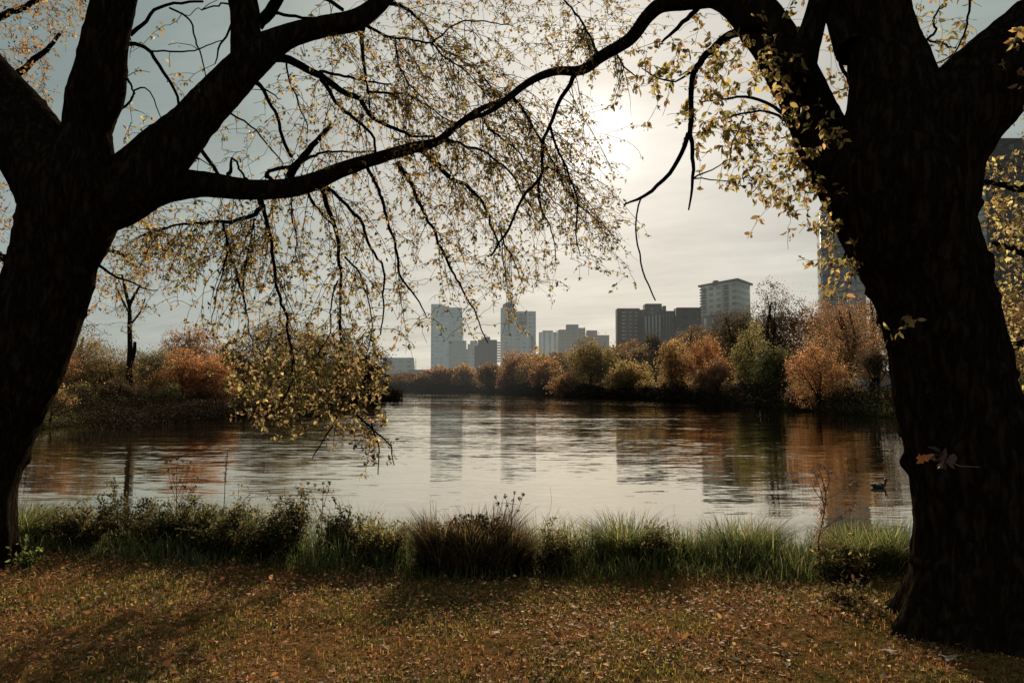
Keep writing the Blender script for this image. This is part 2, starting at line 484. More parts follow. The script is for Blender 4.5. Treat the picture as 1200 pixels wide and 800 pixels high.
def grow(g, reg, targets, droop=0.25, rmax=0.007, rtip=0.0016, sides=3, seg=0.09, maxlen=1.6, jit=0.02):
    """twigs reaching from the nearest branch to each target; returns list of paths"""
    nodes = np.zeros((len(reg) + len(targets) * 40, 4)); nn = len(reg); nodes[:nn] = np.array(reg)
    T = np.array(targets)
    base = nodes[:nn, :3]
    d0 = np.array([np.min(((base - t) ** 2).sum(1)) for t in T])
    paths = []
    for idx in np.argsort(d0):
        t = T[idx]
        dv = t - nodes[:nn, :3]
        d = np.sqrt((dv ** 2).sum(1))
        cost = d + 1.3 * np.maximum(dv[:, 2], 0) + 0.25 * np.abs(dv[:, 1])
        k = int(np.argmin(cost)); L = d[k]
        b = nodes[k, :3]
        if L < 0.05: continue
        if L > maxlen:      # too far from wood: pull the end in
            t = b + (t - b) * (maxlen / L) * rng.uniform(.75, 1); L = np.linalg.norm(t - b)
        rb = min(nodes[k, 3] * .75, 0.0025 + rmax * L)
        c = b + (t - b) * .45; c[2] += droop * L
        c += rng.normal(0, 0.12 * L, 3)
        m = max(4, int(L / seg))
        s_ = np.linspace(0, 1, m + 1)[:, None]
        p = (1 - s_) ** 2 * b + 2 * s_ * (1 - s_) * c + s_ ** 2 * t
        p[1:-1] += rng.normal(0, jit, (m - 1, 3)) * min(1, L)
        r = rb + (rtip - rb) * s_[:, 0]
        r = np.maximum(r, rtip)
        tube(g, p, r, sides if rb < .006 else 5, cap=False)
        q = min(len(p), nodes.shape[0] - nn)
        nodes[nn:nn + q, :3] = p[:q]; nodes[nn:nn + q, 3] = r[:q]; nn += q
        paths.append(p)
    return paths

def strands(g, reg, box_, n, dirpx, L0, L1, bias=.9, rmax=.0045, rtip=.0016, rlim=.03, side=4):
    """long hanging twigs: leave the wood sideways, then fall with a common lean"""
    nodes = np.array(reg); C_ = np.array([0, 0, CAMZ])
    q = nodes[:, :3] - C_; fw = q[:, 1] * CP + q[:, 2] * SP; upc = -q[:, 1] * SP + q[:, 2] * CP
    px = 600 + F * q[:, 0] / fw; py = 400 - F * upc / fw
    x0, x1, y0, y1 = box_
    ok = np.where((px > x0) & (px < x1) & (py > y0) & (py < y1) & (nodes[:, 3] < rlim))[0]
    out_ = []
    if not len(ok): print('no wood in', box_); return out_
    dd = np.array([dirpx[0], 0, -dirpx[1]], float); dd /= np.linalg.norm(dd)
    for i0 in rng.choice(ok, n):
        b = nodes[i0, :3]; L = rng.uniform(L0, L1); m = max(6, int(L / .07)); st = L / m
        d = dd * bias + rand_unit(1)[0] * .75; d[1] = d[1] * 1.3; d /= np.linalg.norm(d)
        p = [b]
        for k in range(m):
            d = d + np.array([0, 0, -.055]) + dd * .05 + rng.normal(0, .085, 3); d /= np.linalg.norm(d); p.append(p[-1] + d * st)
        p = np.array(p); r = np.linspace(min(rmax, nodes[i0, 3] * .8), rtip, len(p)); tube(g, p, r, 4, cap=False); out_.append(p)
        for _ in range(rng.poisson(side)):
            j0 = rng.integers(1, len(p) - 1); l2 = rng.uniform(.1, .35) * min(1, L)
            e = rand_unit(1)[0] * .7 + dd * .5; e[2] -= .4; e /= np.linalg.norm(e)
            s_ = np.linspace(0, 1, 5)[:, None]; q2 = p[j0] + e * l2 * s_; q2[:, 2] -= (s_[:, 0] ** 2) * l2 * .3; q2[1:] += rng.normal(0, .006, (4, 3))
            tube(g, q2, np.linspace(rtip * 1.2, rtip * .8, 5), 3, cap=False); out_.append(q2)
    return out_

def leaf_paths(g, paths, per_m, size, cols, start=.35, spread=.05, fine=False, droop=.7, var=.25, drop=0.0, wts=None, width=.5):
    pos = []
    for p in paths:
        if rng.random() < drop: continue
        L = np.linalg.norm(np.diff(p, axis=0), axis=1).sum()
        k = rng.poisson(per_m * L * (1 - start)) + 1
        t = np.repeat(rng.uniform(start, 1, max(1, k // 3)), 3) * (len(p) - 1)
        i0 = np.minimum(t.astype(int), len(p) - 2); fr = (t - i0)[:, None]
        pos.append(p[i0] * (1 - fr) + p[i0 + 1] * fr)
    pos = np.concatenate(pos); pos = pos + rng.normal(0, spread * .55, pos.shape)
    n = len(pos)
    leaves(g, pos, rng.uniform(.6, 1.25, n) * size, palette(cols, n, var, wts), droop=droop, fine=fine, width=width)
    return n

def region(px, py, rx, ry, n, Y0, Y1, shape='e'):
    out_ = []
    while len(out_) < n:
        u, v = rng.uniform(-1, 1, 2)
        if u * u + v * v > 1: continue
        k_ = 1 + .55 * abs(rng.normal()) * (rng.random() < .5); u *= k_; v *= k_
        out_.append(P(px + u * rx, py + v * ry, rng.uniform(Y0, Y1)))
    return out_

# ---- left tree
LT = empty('big_tree', (-4.95, 7.15, 0), 'massive dark leaning tree with long drooping branches over the water, left of the lawn', 'tree')
reg = []
g = Geo()
trunkL = [(-58, 700, 52), (-56, 660, 50), (-46, 620, 48), (-34, 560, 48), (-10, 490, 49), (15, 440, 50), (36, 385, 49), (54, 335, 47), (64, 300, 47), (77, 267, 52), (87, 225, 57), (92, 185, 46)]
trace(g, trunkL, 7.1, 7.2, reg, True, 80, 0.04, amp=.05, flare=(0.0, [(6.2, .35, .3), (5.4, .45, .25), (4.6, .4, .3), (3.6, .5, .3), (.9, .4, .3), (2.2, .5, .4)]))
g.build('trunk', BARK, LT, smooth=True)
limbsL = [
    ([(75, 225, 50), (40, 175, 44), (5, 130, 42), (-40, 75, 38), (-90, 10, 32), (-140, -80, 24)], 7.2, 7.6),
    ([(95, 215, 42), (101, 150, 26), (111, 115, 31), (119, 75, 28), (126, 35, 26), (133, 0, 25), (145, -60, 25), (160, -150, 20), (165, -260, 14)], 7.2, 7.0),
    ([(97, 248, 36), (150, 220, 38), (190, 182, 32), (225, 145, 26), (262, 104, 23), (300, 66, 21), (335, 44, 14.5), (375, 32, 12.5), (415, 24, 12), (440, 8, 11), (465, -18, 9), (500, -60, 9), (560, -90, 5)], 7.2, 8.4),
    ([(108, 240, 36), (150, 228, 30), (195, 218, 20), (240, 216, 14.5), (290, 222, 12), (335, 221, 11.5), (368, 213, 11), (400, 199, 9), (440, 186, 7.5), (485, 173, 6.5), (512, 166, 5), (532, 150, 4.2), (560, 130, 3.4), (585, 118, 2)], 7.2, 9.2),
    ([(290, 70, 20), (288, 35, 17), (286, 8, 17), (278, -30, 15), (270, -90, 10), (262, -160, 6)], 7.8, 7.9),
]
for sp, y0, y1 in limbsL:
    g = Geo(); trace(g, sp, y0, y1, reg, True, 26, 0.045, amp=.06); g.build('limb', BARK, LT, smooth=True)
def midY(px):  # depth of the left tree's wood as it reaches out to the right
    return 7.2 + max(0, min(1, (px - 100) / 480)) * 1.9
smallL = [
    [(300, 30, 13), (318, 8, 13), (330, -15, 11), (360, -60, 7)],
    [(152, 40, 5), (165, 28, 4), (180, 12, 3.5), (205, 8, 3), (238, 2, 2.5)],
    [(200, 11, 2.2), (223, 25, 2), (232, 55, 1.8), (241, 90, 1.2)],
    [(150, 52, 5), (163, 54, 4), (178, 62, 4), (193, 85, 3.6), (203, 105, 3), (212, 130, 2.6)],
    [(175, 60, 2), (215, 60, 1.8), (245, 54, 1.3), (262, 47, 1)],
    [(137, 128, 3), (152, 118, 2.3), (160, 106, 2), (172, 105, 1.6), (183, 118, 1.3), (190, 142, 1)],
    [(148, 92, 3), (152, 102, 2.2), (158, 110, 1.8)],
    [(276, 22, 3), (266, 45, 2.3), (258, 60, 2), (252, 75, 1.2)],
    [(280, 6, 2.4), (255, 6, 1.8), (236, 12, 1.5)],
    [(256, 122, 3), (275, 134, 2.2), (300, 152, 1.8), (318, 175, 1.6), (332, 192, 1.2)],
    [(298, 92, 6), (306, 102, 4.5), (320, 127, 3.6), (330, 155, 3.6), (342, 184, 4)],
    [(300, 95, 2.4), (315, 105, 1.8), (329, 116, 1)],
    [(222, 160, 6), (232, 172, 4.5), (246, 190, 4), (258, 207, 3.5)],
    [(218, 180, 2), (232, 184, 1.3), (246, 194, 1)],
    [(305, 70, 14), (322, 67, 10), (345, 74, 8.5), (375, 89, 7.5), (398, 106, 6.5), (420, 116, 5.5), (432, 133, 4.5), (455, 145, 4), (482, 156, 3), (510, 160, 2)],
    [(376, 84, 3.6), (405, 90, 2.8), (430, 94, 2.4), (458, 99, 1.6)],
    [(378, 92, 5), (396, 116, 4), (418, 138, 3.6), (436, 155, 3), (441, 182, 2.4)],
    [(430, 108, 3), (455, 108, 2.4), (480, 115, 2.2), (505, 130, 1.8), (540, 150, 1.2)],
    [(336, 72, 2.2), (344, 105, 1.8), (355, 130, 1.6), (360, 152, 1)],
    [(312, 16, 4), (340, 16, 3.4), (370, 21, 3), (400, 22, 2.6)],
    [(362, -4, 4.6), (382, 2, 4.4), (402, 12, 4)],
    [(455, 2, 5), (475, 10, 3.6), (495, 28, 3.2), (510, 50, 2.8), (540, 70, 2.4), (562, 88, 2), (580, 108, 1.5)],
    [(425, 30, 7), (424, 48, 5), (425, 75, 3.4), (428, 105, 2.5), (435, 135, 2)],
    [(428, 28, 4), (450, 38, 2.8), (480, 44, 2.4), (510, 52, 2.2), (540, 78, 1.7), (565, 105, 1.1)],
    [(462, 42, 2), (468, 75, 1.8), (480, 100, 1.5), (495, 115, 1)],
    [(335, 220, 10), (344, 198, 9), (357, 182, 7.5), (372, 163, 6), (389, 147, 4.5)],
    [(330, 220, 5), (312, 206, 4), (345, 192, 4), (375, 180, 2.6), (430, 178, 1.6)],
    [(268, 218, 4.5), (271, 200, 4), (272, 185, 2)],
    [(272, 188, 2.4), (280, 200, 2.2), (290, 210, 2.5)],
    [(303, 226, 8), (304, 244, 5.5), (288, 256, 4.5), (262, 259, 4), (235, 260, 3), (205, 264, 2.2), (170, 268, 1.4)],
    [(307, 240, 5), (315, 262, 4), (320, 285, 3.8), (323, 310, 3.6), (330, 345, 3.2), (337, 380, 2.8), (342, 420, 2.2), (338, 452, 1.8), (326, 480, 1.2)],
    [(374, 218, 6), (383, 240, 4.8), (392, 260, 4.6), (397, 290, 3.8), (397, 330, 3), (400, 370, 2.6), (402, 410, 2.6), (404, 450, 2.6), (412, 468, 2.4), (428, 486, 2.2), (446, 504, 1.8), (458, 522, 1.5), (462, 545, 1)],
    [(404, 462, 2.2), (403, 480, 2), (390, 504, 1.6), (366, 537, 1.1)],
    [(436, 496, 1.8), (441, 520, 1.5), (443, 556, 1)],
    [(382, 220, 4), (404, 242, 3.6), (420, 265, 3.6), (434, 295, 3), (450, 320, 2.4), (452, 350, 2), (446, 392, 1.4)],
    [(428, 196, 4), (442, 225, 3.4), (455, 262, 3.2), (466, 300, 2.8), (470, 320, 2.6), (488, 345, 1.8), (500, 372, 1.2)],
    [(466, 190, 5), (480, 212, 4.2), (495, 245, 3.6), (512, 275, 3), (524, 297, 3), (540, 326, 2.4), (552, 350, 2), (572, 402, 1.1)],
    [(494, 177, 6), (510, 188, 5), (524, 206, 5), (545, 216, 4), (562, 235, 3.4), (575, 262, 2.8), (586, 290, 2)],
    [(360, 222, 3.5), (370, 240, 2.8), (382, 255, 2.5), (392, 265, 2.2)],
    [(262, 260, 2.6), (268, 290, 2.2), (278, 312, 2), (284, 335, 2.3), (288, 365, 1.8), (296, 398, 1.1)],
    [(297, 256, 2), (291, 292, 2), (285, 318, 2), (284, 345, 1.6)],
    [(266, 296, 1.8), (264, 318, 1.6), (254, 348, 1.2), (248, 378, .9)],
    [(340, 235, 1.8), (344, 262, 1.6), (349, 285, 1.4), (341, 310, 1)],
    [(100, 300, 5), (120, 318, 3), (150, 330, 2), (185, 340, 1)],
    [(560, 128, 3), (575, 150, 2.4), (600, 170, 2), (625, 200, 1.6), (650, 235, 1.2), (690, 262, 1)],
    [(520, 166, 4), (545, 172, 3), (575, 185, 2.6), (600, 205, 2.2), (618, 232, 1.6), (632, 262, 1.1)],
    [(505, 50, 2.2), (530, 30, 1.8), (560, 22, 1.6), (600, 30, 1)],
    [(585, 270, 2), (600, 300, 1.6), (612, 330, 1.1)],
    [(404, 300, 2.4), (425, 330, 1.8), (436, 370, 1.4), (432, 410, 1)],
    [(396, 330, 2), (385, 360, 1.6), (378, 400, 1.2), (372, 440, 1)],
]
g = Geo()
for sp in smallL:
    sp = [(a_, b_, c_ * .56) for a_, b_, c_ in sp]
    trace(g, sp, midY(sp[0][0]), midY(sp[0][0]) + rng.uniform(-.3, .9) * (0.4 + len(sp) / 8), reg, step=.06, wob=.009)
# unseen crown outside the frame, added for its ground shadows; also completes the tree
offL = []
for c in ((-260, -120, 220, 260, 60), (120, -260, 260, 180, 90), (420, -160, 240, 110, 110)):
    offL += region(c[0], c[1], c[2], c[3], c[4], 5.6, 10.5)
tg = []
for c in [  # px,py,rx,ry,n,depth0,depth1
    (380, 95, 70, 60, 90, 7.6, 9.5), (350, 110, 45, 40, 40, 8, 9.5), (450, 60, 100, 60, 150, 7.8, 10.5), (560, 45, 120, 50, 190, 8.5, 11.5),
    (660, 40, 90, 50, 110, 9, 12), (500, 120, 120, 60, 200, 8.2, 11), (610, 150, 90, 60, 170, 8.8, 11.5), (665, 205, 60, 60, 110, 9, 11.5),
    (692, 262, 42, 45, 120, 9.3, 11.2), (560, 260, 80, 70, 170, 8.6, 11), (600, 300, 50, 50, 90, 9, 11), (460, 230, 110, 60, 170, 8, 10.5),
    (430, 300, 90, 70, 120, 8, 10), (330, 270, 110, 50, 130, 7.6, 9.5), (200, 275, 80, 40, 110, 7.4, 9.2), (270, 330, 90, 60, 90, 7.5, 9.2),
    (390, 355, 60, 50, 90, 7.9, 9.4), (470, 370, 60, 40, 46, 8, 10), (545, 360, 45, 40, 40, 8.6, 10.5), (330, 170, 60, 30, 60, 8, 9.5),
    (300, 430, 45, 40, 90, 7.6, 8.8), (370, 430, 60, 50, 210, 7.7, 9), (420, 430, 30, 40, 80, 7.8, 9), (340, 480, 60, 28, 90, 7.6, 8.8),
    (440, 500, 26, 50, 26, 8, 9), (180, 100, 60, 50, 14, 7.2, 8.6), (150, 140, 40, 30, 14, 7.4, 8.4), (250, 180, 40, 30, 10, 7.8, 8.8)]:
    tg += region(*c)
paths = grow(g, reg, tg + offL, droop=.22, rmax=.009, rtip=.0027, maxlen=1.5)
ST = []
for a_ in [((440, 620, 90, 190), 60, (.75, 1), .5, 1.3), ((520, 640, 60, 170), 34, (.9, 1), .5, 1.3), ((500, 620, 180, 300), 34, (.6, 1), .4, 1.1),
           ((330, 520, 80, 230), 55, (.35, 1), .4, 1.2), ((180, 340, 210, 300), 50, (-.35, 1), .3, .9), ((240, 480, 200, 330), 50, (.1, 1), .4, 1.1), ((380, 560, -40, 80), 60, (.8, 1), .4, 1.2),
           ((390, 470, 440, 510), 12, (.2, 1), .2, .6), ((300, 420, 300, 440), 30, (0, 1), .3, .8), ((140, 260, 240, 300), 24, (-.8, 1), .3, .8)]:
    ST += strands(g, reg, *a_)
g.build('twigs', TWIG, LT)
gl = Geo()
CL = [(0.27, 0.19, 0.07), (0.34, 0.26, 0.09), (0.17, 0.14, 0.05), (0.36, 0.20, 0.08), (0.42, 0.35, 0.14), (0.14, 0.12, 0.04)]
n1 = leaf_paths(gl, paths, 27, .052, CL, start=.35, spread=.03, var=.35)
n1 += leaf_paths(gl, ST, 18, .052, CL, start=.15, spread=.022, var=.35)
low = [p for p in paths if p[-1][2] < P(0, 395, 8)[2] and p[-1][0] < -1.2 and p[-1][0] > -3.0]
n2 = leaf_paths(gl, low, 34, .062, [(0.34, 0.28, 0.13), (0.24, 0.20, 0.08), (0.34, 0.23, 0.12), (0.08, 0.065, 0.03), (0.10, 0.07, 0.03)], start=.15, spread=.05, fine=True, width=.55)
gl.build('foliage', LEAF, LT)
print('left leaves', n1, n2, 'twigs', len(paths))

# ---- right tree
RT = empty('big_tree', (3.15, 5.15, 0), 'massive dark tree with flared roots and forked crown at the right of the lawn', 'tree')
reg = []
g = Geo()
trunkR = [(1166, 770, 84), (1163, 742, 80), (1160, 705, 76), (1156, 660, 70), (1150, 610, 67), (1140, 555, 66), (1130, 500, 67), (1116, 450, 66), (1107, 400, 63), (1095, 350, 63), (1078, 300, 68), (1063, 262, 74), (1055, 220, 80), (1055, 180, 70)]
trace(g, trunkR, 5.15, 5.2, reg, True, 110, 0.03, amp=.055, flare=(0.0, [(3.25, .50, .35), (3.95, .30, .22), (4.5, .42, .25), (5.1, .30, .2), (5.75, .5, .3), (0.3, .4, .3), (1.3, .45, .35), (2.3, .5, .35)]))
g.build('trunk', BARK, RT, smooth=True)
limbsR = [
    ([(1062, 262, 60), (1015, 232, 44), (985, 196, 37), (960, 152, 31), (938, 105, 29), (915, 62, 29), (890, 25, 28), (862, 4, 20), (835, -3, 13), (802, 1, 11), (775, 6, 9), (758, 20, 8), (738, 46, 7.5), (705, 66, 7), (682, 82, 6), (650, 84, 5), (622, 95, 4.4), (598, 113, 4), (575, 130, 3), (550, 140, 2)], 5.25, 8.2),
    ([(1060, 235, 70), (1052, 150, 58), (1045, 90, 47), (1034, 45, 40), (1023, 0, 41), (1015, -60, 36), (1000, -150, 28), (990, -260, 18)], 5.2, 5.5),
    ([(1075, 235, 66), (1100, 165, 58), (1150, 105, 52), (1205, 55, 50), (1270, -5, 42), (1340, -90, 30), (1400, -200, 18)], 5.2, 5.0),
    ([(930, 95, 22), (945, 55, 15), (955, 22, 13), (962, -10, 12), (975, -80, 9)], 5.5, 5.6),
    ([(1000, 60, 20), (985, 20, 16), (978, -20, 14), (970, -90, 9)], 5.3, 5.9),
]
for sp, y0, y1 in limbsR:
    g = Geo(); trace(g, sp, y0, y1, reg, True, 30, 0.04, amp=.06); g.build('limb', BARK, RT, smooth=True)
smallR = [
    ([(890, 35, 10), (865, 38, 9), (838, 55, 7.5), (818, 72, 6.5), (811, 90, 6), (811, 125, 5), (808, 160, 5)], 5.6, 5.2),
    ([(808, 158, 4.5), (812, 185, 4), (811, 215, 3), (807, 246, 1.6)], 5.2, 5.1),
    ([(808, 155, 5), (799, 178, 4.4), (785, 200, 4), (765, 222, 3.6), (748, 232, 2.6), (731, 240, 1.6)], 5.2, 5.3),
    ([(763, 224, 2), (750, 236, 1.7), (746, 255, 1.6), (748, 290, 1.6), (757, 325, 1.6), (768, 352, 1.3)], 5.3, 5.3),
    ([(811, 210, 1.8), (835, 198, 1.3), (852, 188, 1)], 5.1, 5.0),
    ([(811, 209, 1.5), (840, 211, 1.1), (862, 215, .9)], 5.1, 5.0),
    ([(823, 4, 5), (810, 18, 5), (795, 32, 4), (776, 49, 2.2)], 5.8, 5.6),
    ([(925, 140, 5), (905, 125, 3.2), (880, 115, 3), (850, 115, 2.2), (820, 120, 1.3)], 5.4, 5.7),
    ([(925, 145, 3), (900, 135, 2.4), (870, 136, 2), (850, 140, 1.4)], 5.4, 5.8),
    ([(872, 136, 1.6), (866, 152, 1.5), (860, 165, 1.3), (855, 190, 1)], 5.5, 5.5),
    ([(674, 88, 5), (660, 112, 4.2), (646, 140, 3.6), (637, 165, 3.2), (635, 190, 3.2), (632, 207, 3), (615, 225, 2.8), (605, 245, 2.6), (592, 275, 2.3), (575, 300, 2)], 7.3, 7.9),
    ([(634, 205, 2), (629, 222, 1.8), (634, 245, 1.6), (645, 270, 1.3), (652, 305, .9)], 7.5, 7.7),
    ([(644, 145, 3), (655, 180, 2.2), (670, 215, 2), (677, 240, 2), (676, 270, 1.4), (680, 300, 1)], 7.5, 8),
    ([(600, 112, 4), (615, 135, 2.6), (632, 165, 2.2), (650, 200, 2), (672, 236, 1.8), (705, 262, 1.2)], 8, 8.6),
    ([(702, 66, 3), (690, 40, 2.4), (672, 15, 2), (650, -10, 1.6)], 7.2, 7.6),
    ([(720, 55, 2.4), (728, 75, 1.8), (745, 90, 1.3)], 6.9, 6.7),
    ([(810, 85, 2.5), (795, 95, 1.8), (770, 92, 1.5), (752, 80, 1)], 5.2, 5.3),
    ([(1070, 60, 3), (1090, 40, 2.4), (1092, 20, 2), (1110, 0, 1.4)], 5.6, 6.4),
    ([(1068, 42, 2), (1100, 48, 1.8), (1120, 55, 1.4)], 5.6, 6.4),
    ([(1135, 0, 2.4), (1134, 30, 2), (1120, 60, 1.6), (1095, 75, 1.2)], 5.8, 6.4),
    ([(1040, 365, 4), (1055, 358, 2), (1070, 362, 1.4)], 4.85, 4.7),
    ([(980, 60, 4), (1000, 120, 3), (1012, 160, 2)], 5.7, 5.9),
]
g = Geo()
for sp, y0, y1 in smallR: trace(g, [(a_, b_, c_ * .62) for a_, b_, c_ in sp], y0, y1, reg, step=.045, wob=.005)
offR = []  # unseen crown beyond the frame, added to cast shadows on the lawn
for c in ((1000, -220, 300, 160, 150), (1330, -80, 160, 220, 100), (760, -120, 160, 90, 60)):
    offR += region(c[0], c[1], c[2], c[3], c[4], 4.2, 8.0)
tR = []
for c in [(800, 105, 55, 50, 44, 4.9, 5.8), (760, 90, 25, 25, 12, 5, 5.6), (870, 110, 60, 60, 80, 5.2, 6.3), (890, 190, 40, 45, 60, 5.1, 6.2), (925, 215, 40, 40, 60, 5.1, 6.1),
          (850, 60, 60, 30, 40, 5.2, 6.5), (985, 285, 30, 45, 90, 5.0, 5.6), (960, 240, 34, 34, 60, 5, 5.6), (850, 150, 50, 40, 50, 5.2, 6.2), (900, 130, 50, 60, 60, 5.2, 6.2),
          (1100, 40, 50, 45, 44, 5.8, 7), (1010, 140, 25, 60, 34, 5.8, 6.5), (960, 20, 50, 40, 26, 5.6, 6.4), (620, 250, 60, 80, 80, 7.4, 8.6), (690, 30, 80, 40, 90, 7, 8.4),
          (650, 170, 50, 70, 60, 7.6, 8.6), (710, 290, 25, 40, 36, 7.8, 8.6)]:
    tR += region(*c)
pR = grow(g, reg, tR + offR, droop=.15, rmax=.005, rtip=.0016, maxlen=.9, seg=.06, jit=.012)
SR = []
for a_ in [((560, 720, 60, 200), 34, (.5, 1), .4, 1.1), ((600, 680, 130, 260), 30, (.6, 1), .3, .9), ((640, 780, 0, 80), 26, (-.3, 1), .2, .6)]:
    SR += strands(g, reg, *a_)
# epicormic leaf sprays on the bark of the left limb
spr = []
for (px, py) in [(935, 70), (925, 100), (940, 130), (950, 150), (958, 162), (975, 150), (985, 165), (905, 40), (945, 175), (930, 165), (915, 120), (965, 130), (1048, 372), (1058, 392), (1064, 368)]:
    b = P(px, py, 4.95 if px < 1040 else 4.78)
    for _ in range(2):
        e = b + np.array([rng.normal(0, .06), -rng.uniform(.02, .10), -rng.uniform(.0, .12)])
        s_ = np.linspace(0, 1, 6)[:, None]; q = b + (e - b) * s_; q[:, 2] += .03 * np.sin(s_[:, 0] * 3); tube(g, q, np.full(6, .0012), 3, cap=False); spr.append(q)
g.build('twigs', TWIG, RT)
gl = Geo()
CR = [(0.34, 0.29, 0.10), (0.42, 0.35, 0.13), (0.24, 0.22, 0.08), (0.44, 0.27, 0.12), (0.14, 0.12, 0.05), (0.26, 0.15, 0.07)]
nearp = [p for p in pR if p[-1][1] < 6.7]; farp = [p for p in pR if p[-1][1] >= 6.7]
n3 = leaf_paths(gl, nearp, 48, .055, CR, start=.2, spread=.025, fine=True, width=.5)
n3 += leaf_paths(gl, farp, 20, .046, CL, start=.3, spread=.03)
n3 += leaf_paths(gl, SR, 14, .045, CL, start=.1, spread=.03)
n3 += leaf_paths(gl, spr, 30, .055, [(0.36, 0.24, 0.12), (0.42, 0.34, 0.12), (0.2, 0.17, 0.05)], start=.2, spread=.02, fine=True)
gl.build('foliage', LEAF, RT)
print('right leaves', n3)

# ---- companion trees just outside the frame whose foliage shows at the edges
def edge_tree(name, label, base_px, Y, wood, regions, cols, lsize, per_m):
    bx = GX(base_px, Y)
    t = empty(name, (bx, Y, gh(bx, Y)), label, 'tree')
    reg = []
    g = Geo()
    trace(g, wood[0][0], wood[0][1], wood[0][2], reg, True, 20, .09)
    g.build('trunk', BARK, t, smooth=True)
    for sp, y0, y1 in wood[1:]:
        g = Geo(); trace(g, sp, y0, y1, reg, False, 8, .09, wob=.01); g.build('limb', TWIG, t)
    g = Geo(); tg = []
    for c in regions: tg += region(*c)
    p = grow(g, reg, tg, droop=.12, rmax=.007, rtip=.0025, maxlen=1.8, seg=.12)
    g.build('twigs', TWIG, t)
    gl = Geo(); leaf_paths(gl, p, per_m, lsize, cols, start=.15, spread=.07, var=.3)
    gl.build('foliage', LEAF, t)
edge_tree('background_tree', 'golden leaved tree behind the big left trunk at the left edge', -120, 13.0,
          [([(-120, 575, 22), (-115, 450, 19), (-100, 300, 16), (-80, 150, 12), (-60, 20, 9), (-50, -80, 6)], 13, 13),
           ([(-105, 330, 9), (-40, 300, 6), (20, 300, 4), (90, 290, 3), (150, 300, 2)], 13, 12),
           ([(-90, 200, 8), (-30, 130, 5), (30, 80, 4), (70, 40, 2)], 13, 12),
           ([(-80, 120, 7), (-30, 40, 5), (40, 0, 3), (110, -20, 2)], 13, 12.4)],
          [(10, 60, 60, 80, 260, 11.5, 14), (60, 15, 50, 30, 90, 11.5, 13.5), (25, 100, 34, 50, 90, 11.5, 13.5), (5, 300, 40, 100, 220, 11.5, 14), (150, 300, 60, 50, 130, 11, 13.5), (175, 270, 60, 30, 60, 11, 13),
           (110, 345, 22, 30, 30, 11, 13), (-120, 100, 120, 250, 200, 11, 15)],
          [(0.34, 0.20, 0.07), (0.42, 0.26, 0.10), (0.30, 0.14, 0.06), (0.24, 0.19, 0.06)], .065, 30)
edge_tree('background_tree', 'yellow leaved tree growing close behind the big right trunk at the right edge', 1290, 8.2,
          [([(1290, 640, 24), (1285, 500, 20), (1275, 350, 17), (1265, 200, 13), (1255, 80, 9)], 8.2, 8.2),
           ([(1280, 420, 8), (1240, 400, 6), (1190, 405, 5), (1150, 415, 3.5), (1120, 425, 2.5)], 8.2, 7.6),
           ([(1275, 250, 8), (1230, 225, 5), (1190, 222, 4), (1150, 218, 3), (1130, 222, 2)], 8.2, 7.6),
           ([(1285, 350, 8), (1230, 330, 5), (1200, 300, 4), (1165, 285, 3)], 8.2, 7.4),
           ([(1285, 560, 8), (1240, 520, 5), (1210, 500, 3), (1190, 480, 2)], 8.2, 7.8)],
          [(1170, 300, 55, 100, 260, 6.6, 9), (1200, 430, 55, 90, 260, 6.8, 9), (1215, 560, 40, 90, 150, 6.8, 9), (1240, 240, 50, 40, 70, 6.8, 9), (1320, 300, 110, 260, 260, 6.5, 10), (1160, 190, 26, 14, 14, 6.8, 8)],
          [(0.42, 0.34, 0.12), (0.34, 0.23, 0.09), (0.16, 0.12, 0.05), (0.55, 0.46, 0.19), (0.12, 0.09, 0.04)], .06, 40)

# ------------------------------------------------------------------ far trees
PAL = {
    'olive': [(0.10, 0.085, 0.025), (0.16, 0.12, 0.035), (0.20, 0.11, 0.035)],
    'mustard': [(0.26, 0.17, 0.045), (0.20, 0.14, 0.04), (0.13, 0.09, 0.03)],
    'amber': [(0.30, 0.17, 0.05), (0.24, 0.13, 0.04), (0.15, 0.10, 0.035)],
    'orange': [(0.36, 0.15, 0.04), (0.28, 0.11, 0.03), (0.22, 0.12, 0.04)],
    'rust': [(0.22, 0.095, 0.04), (0.17, 0.08, 0.035), (0.24, 0.13, 0.05)],
    'brown': [(0.13, 0.075, 0.04), (0.10, 0.06, 0.03), (0.16, 0.10, 0.045)],
    'plum': [(0.10, 0.055, 0.035), (0.08, 0.045, 0.03), (0.13, 0.075, 0.04)],
    'dark': [(0.035, 0.032, 0.016), (0.05, 0.04, 0.02), (0.07, 0.035, 0.02)],
    'green': [(0.07, 0.075, 0.02), (0.10, 0.095, 0.025), (0.05, 0.055, 0.018)],
    'lime': [(0.18, 0.16, 0.045), (0.13, 0.12, 0.035), (0.22, 0.17, 0.05)],
    'sage': [(0.15, 0.145, 0.075), (0.11, 0.10, 0.05), (0.18, 0.15, 0.08)],
    'bronze': [(0.12, 0.075, 0.03), (0.08, 0.06, 0.025), (0.16, 0.10, 0.04)],
}
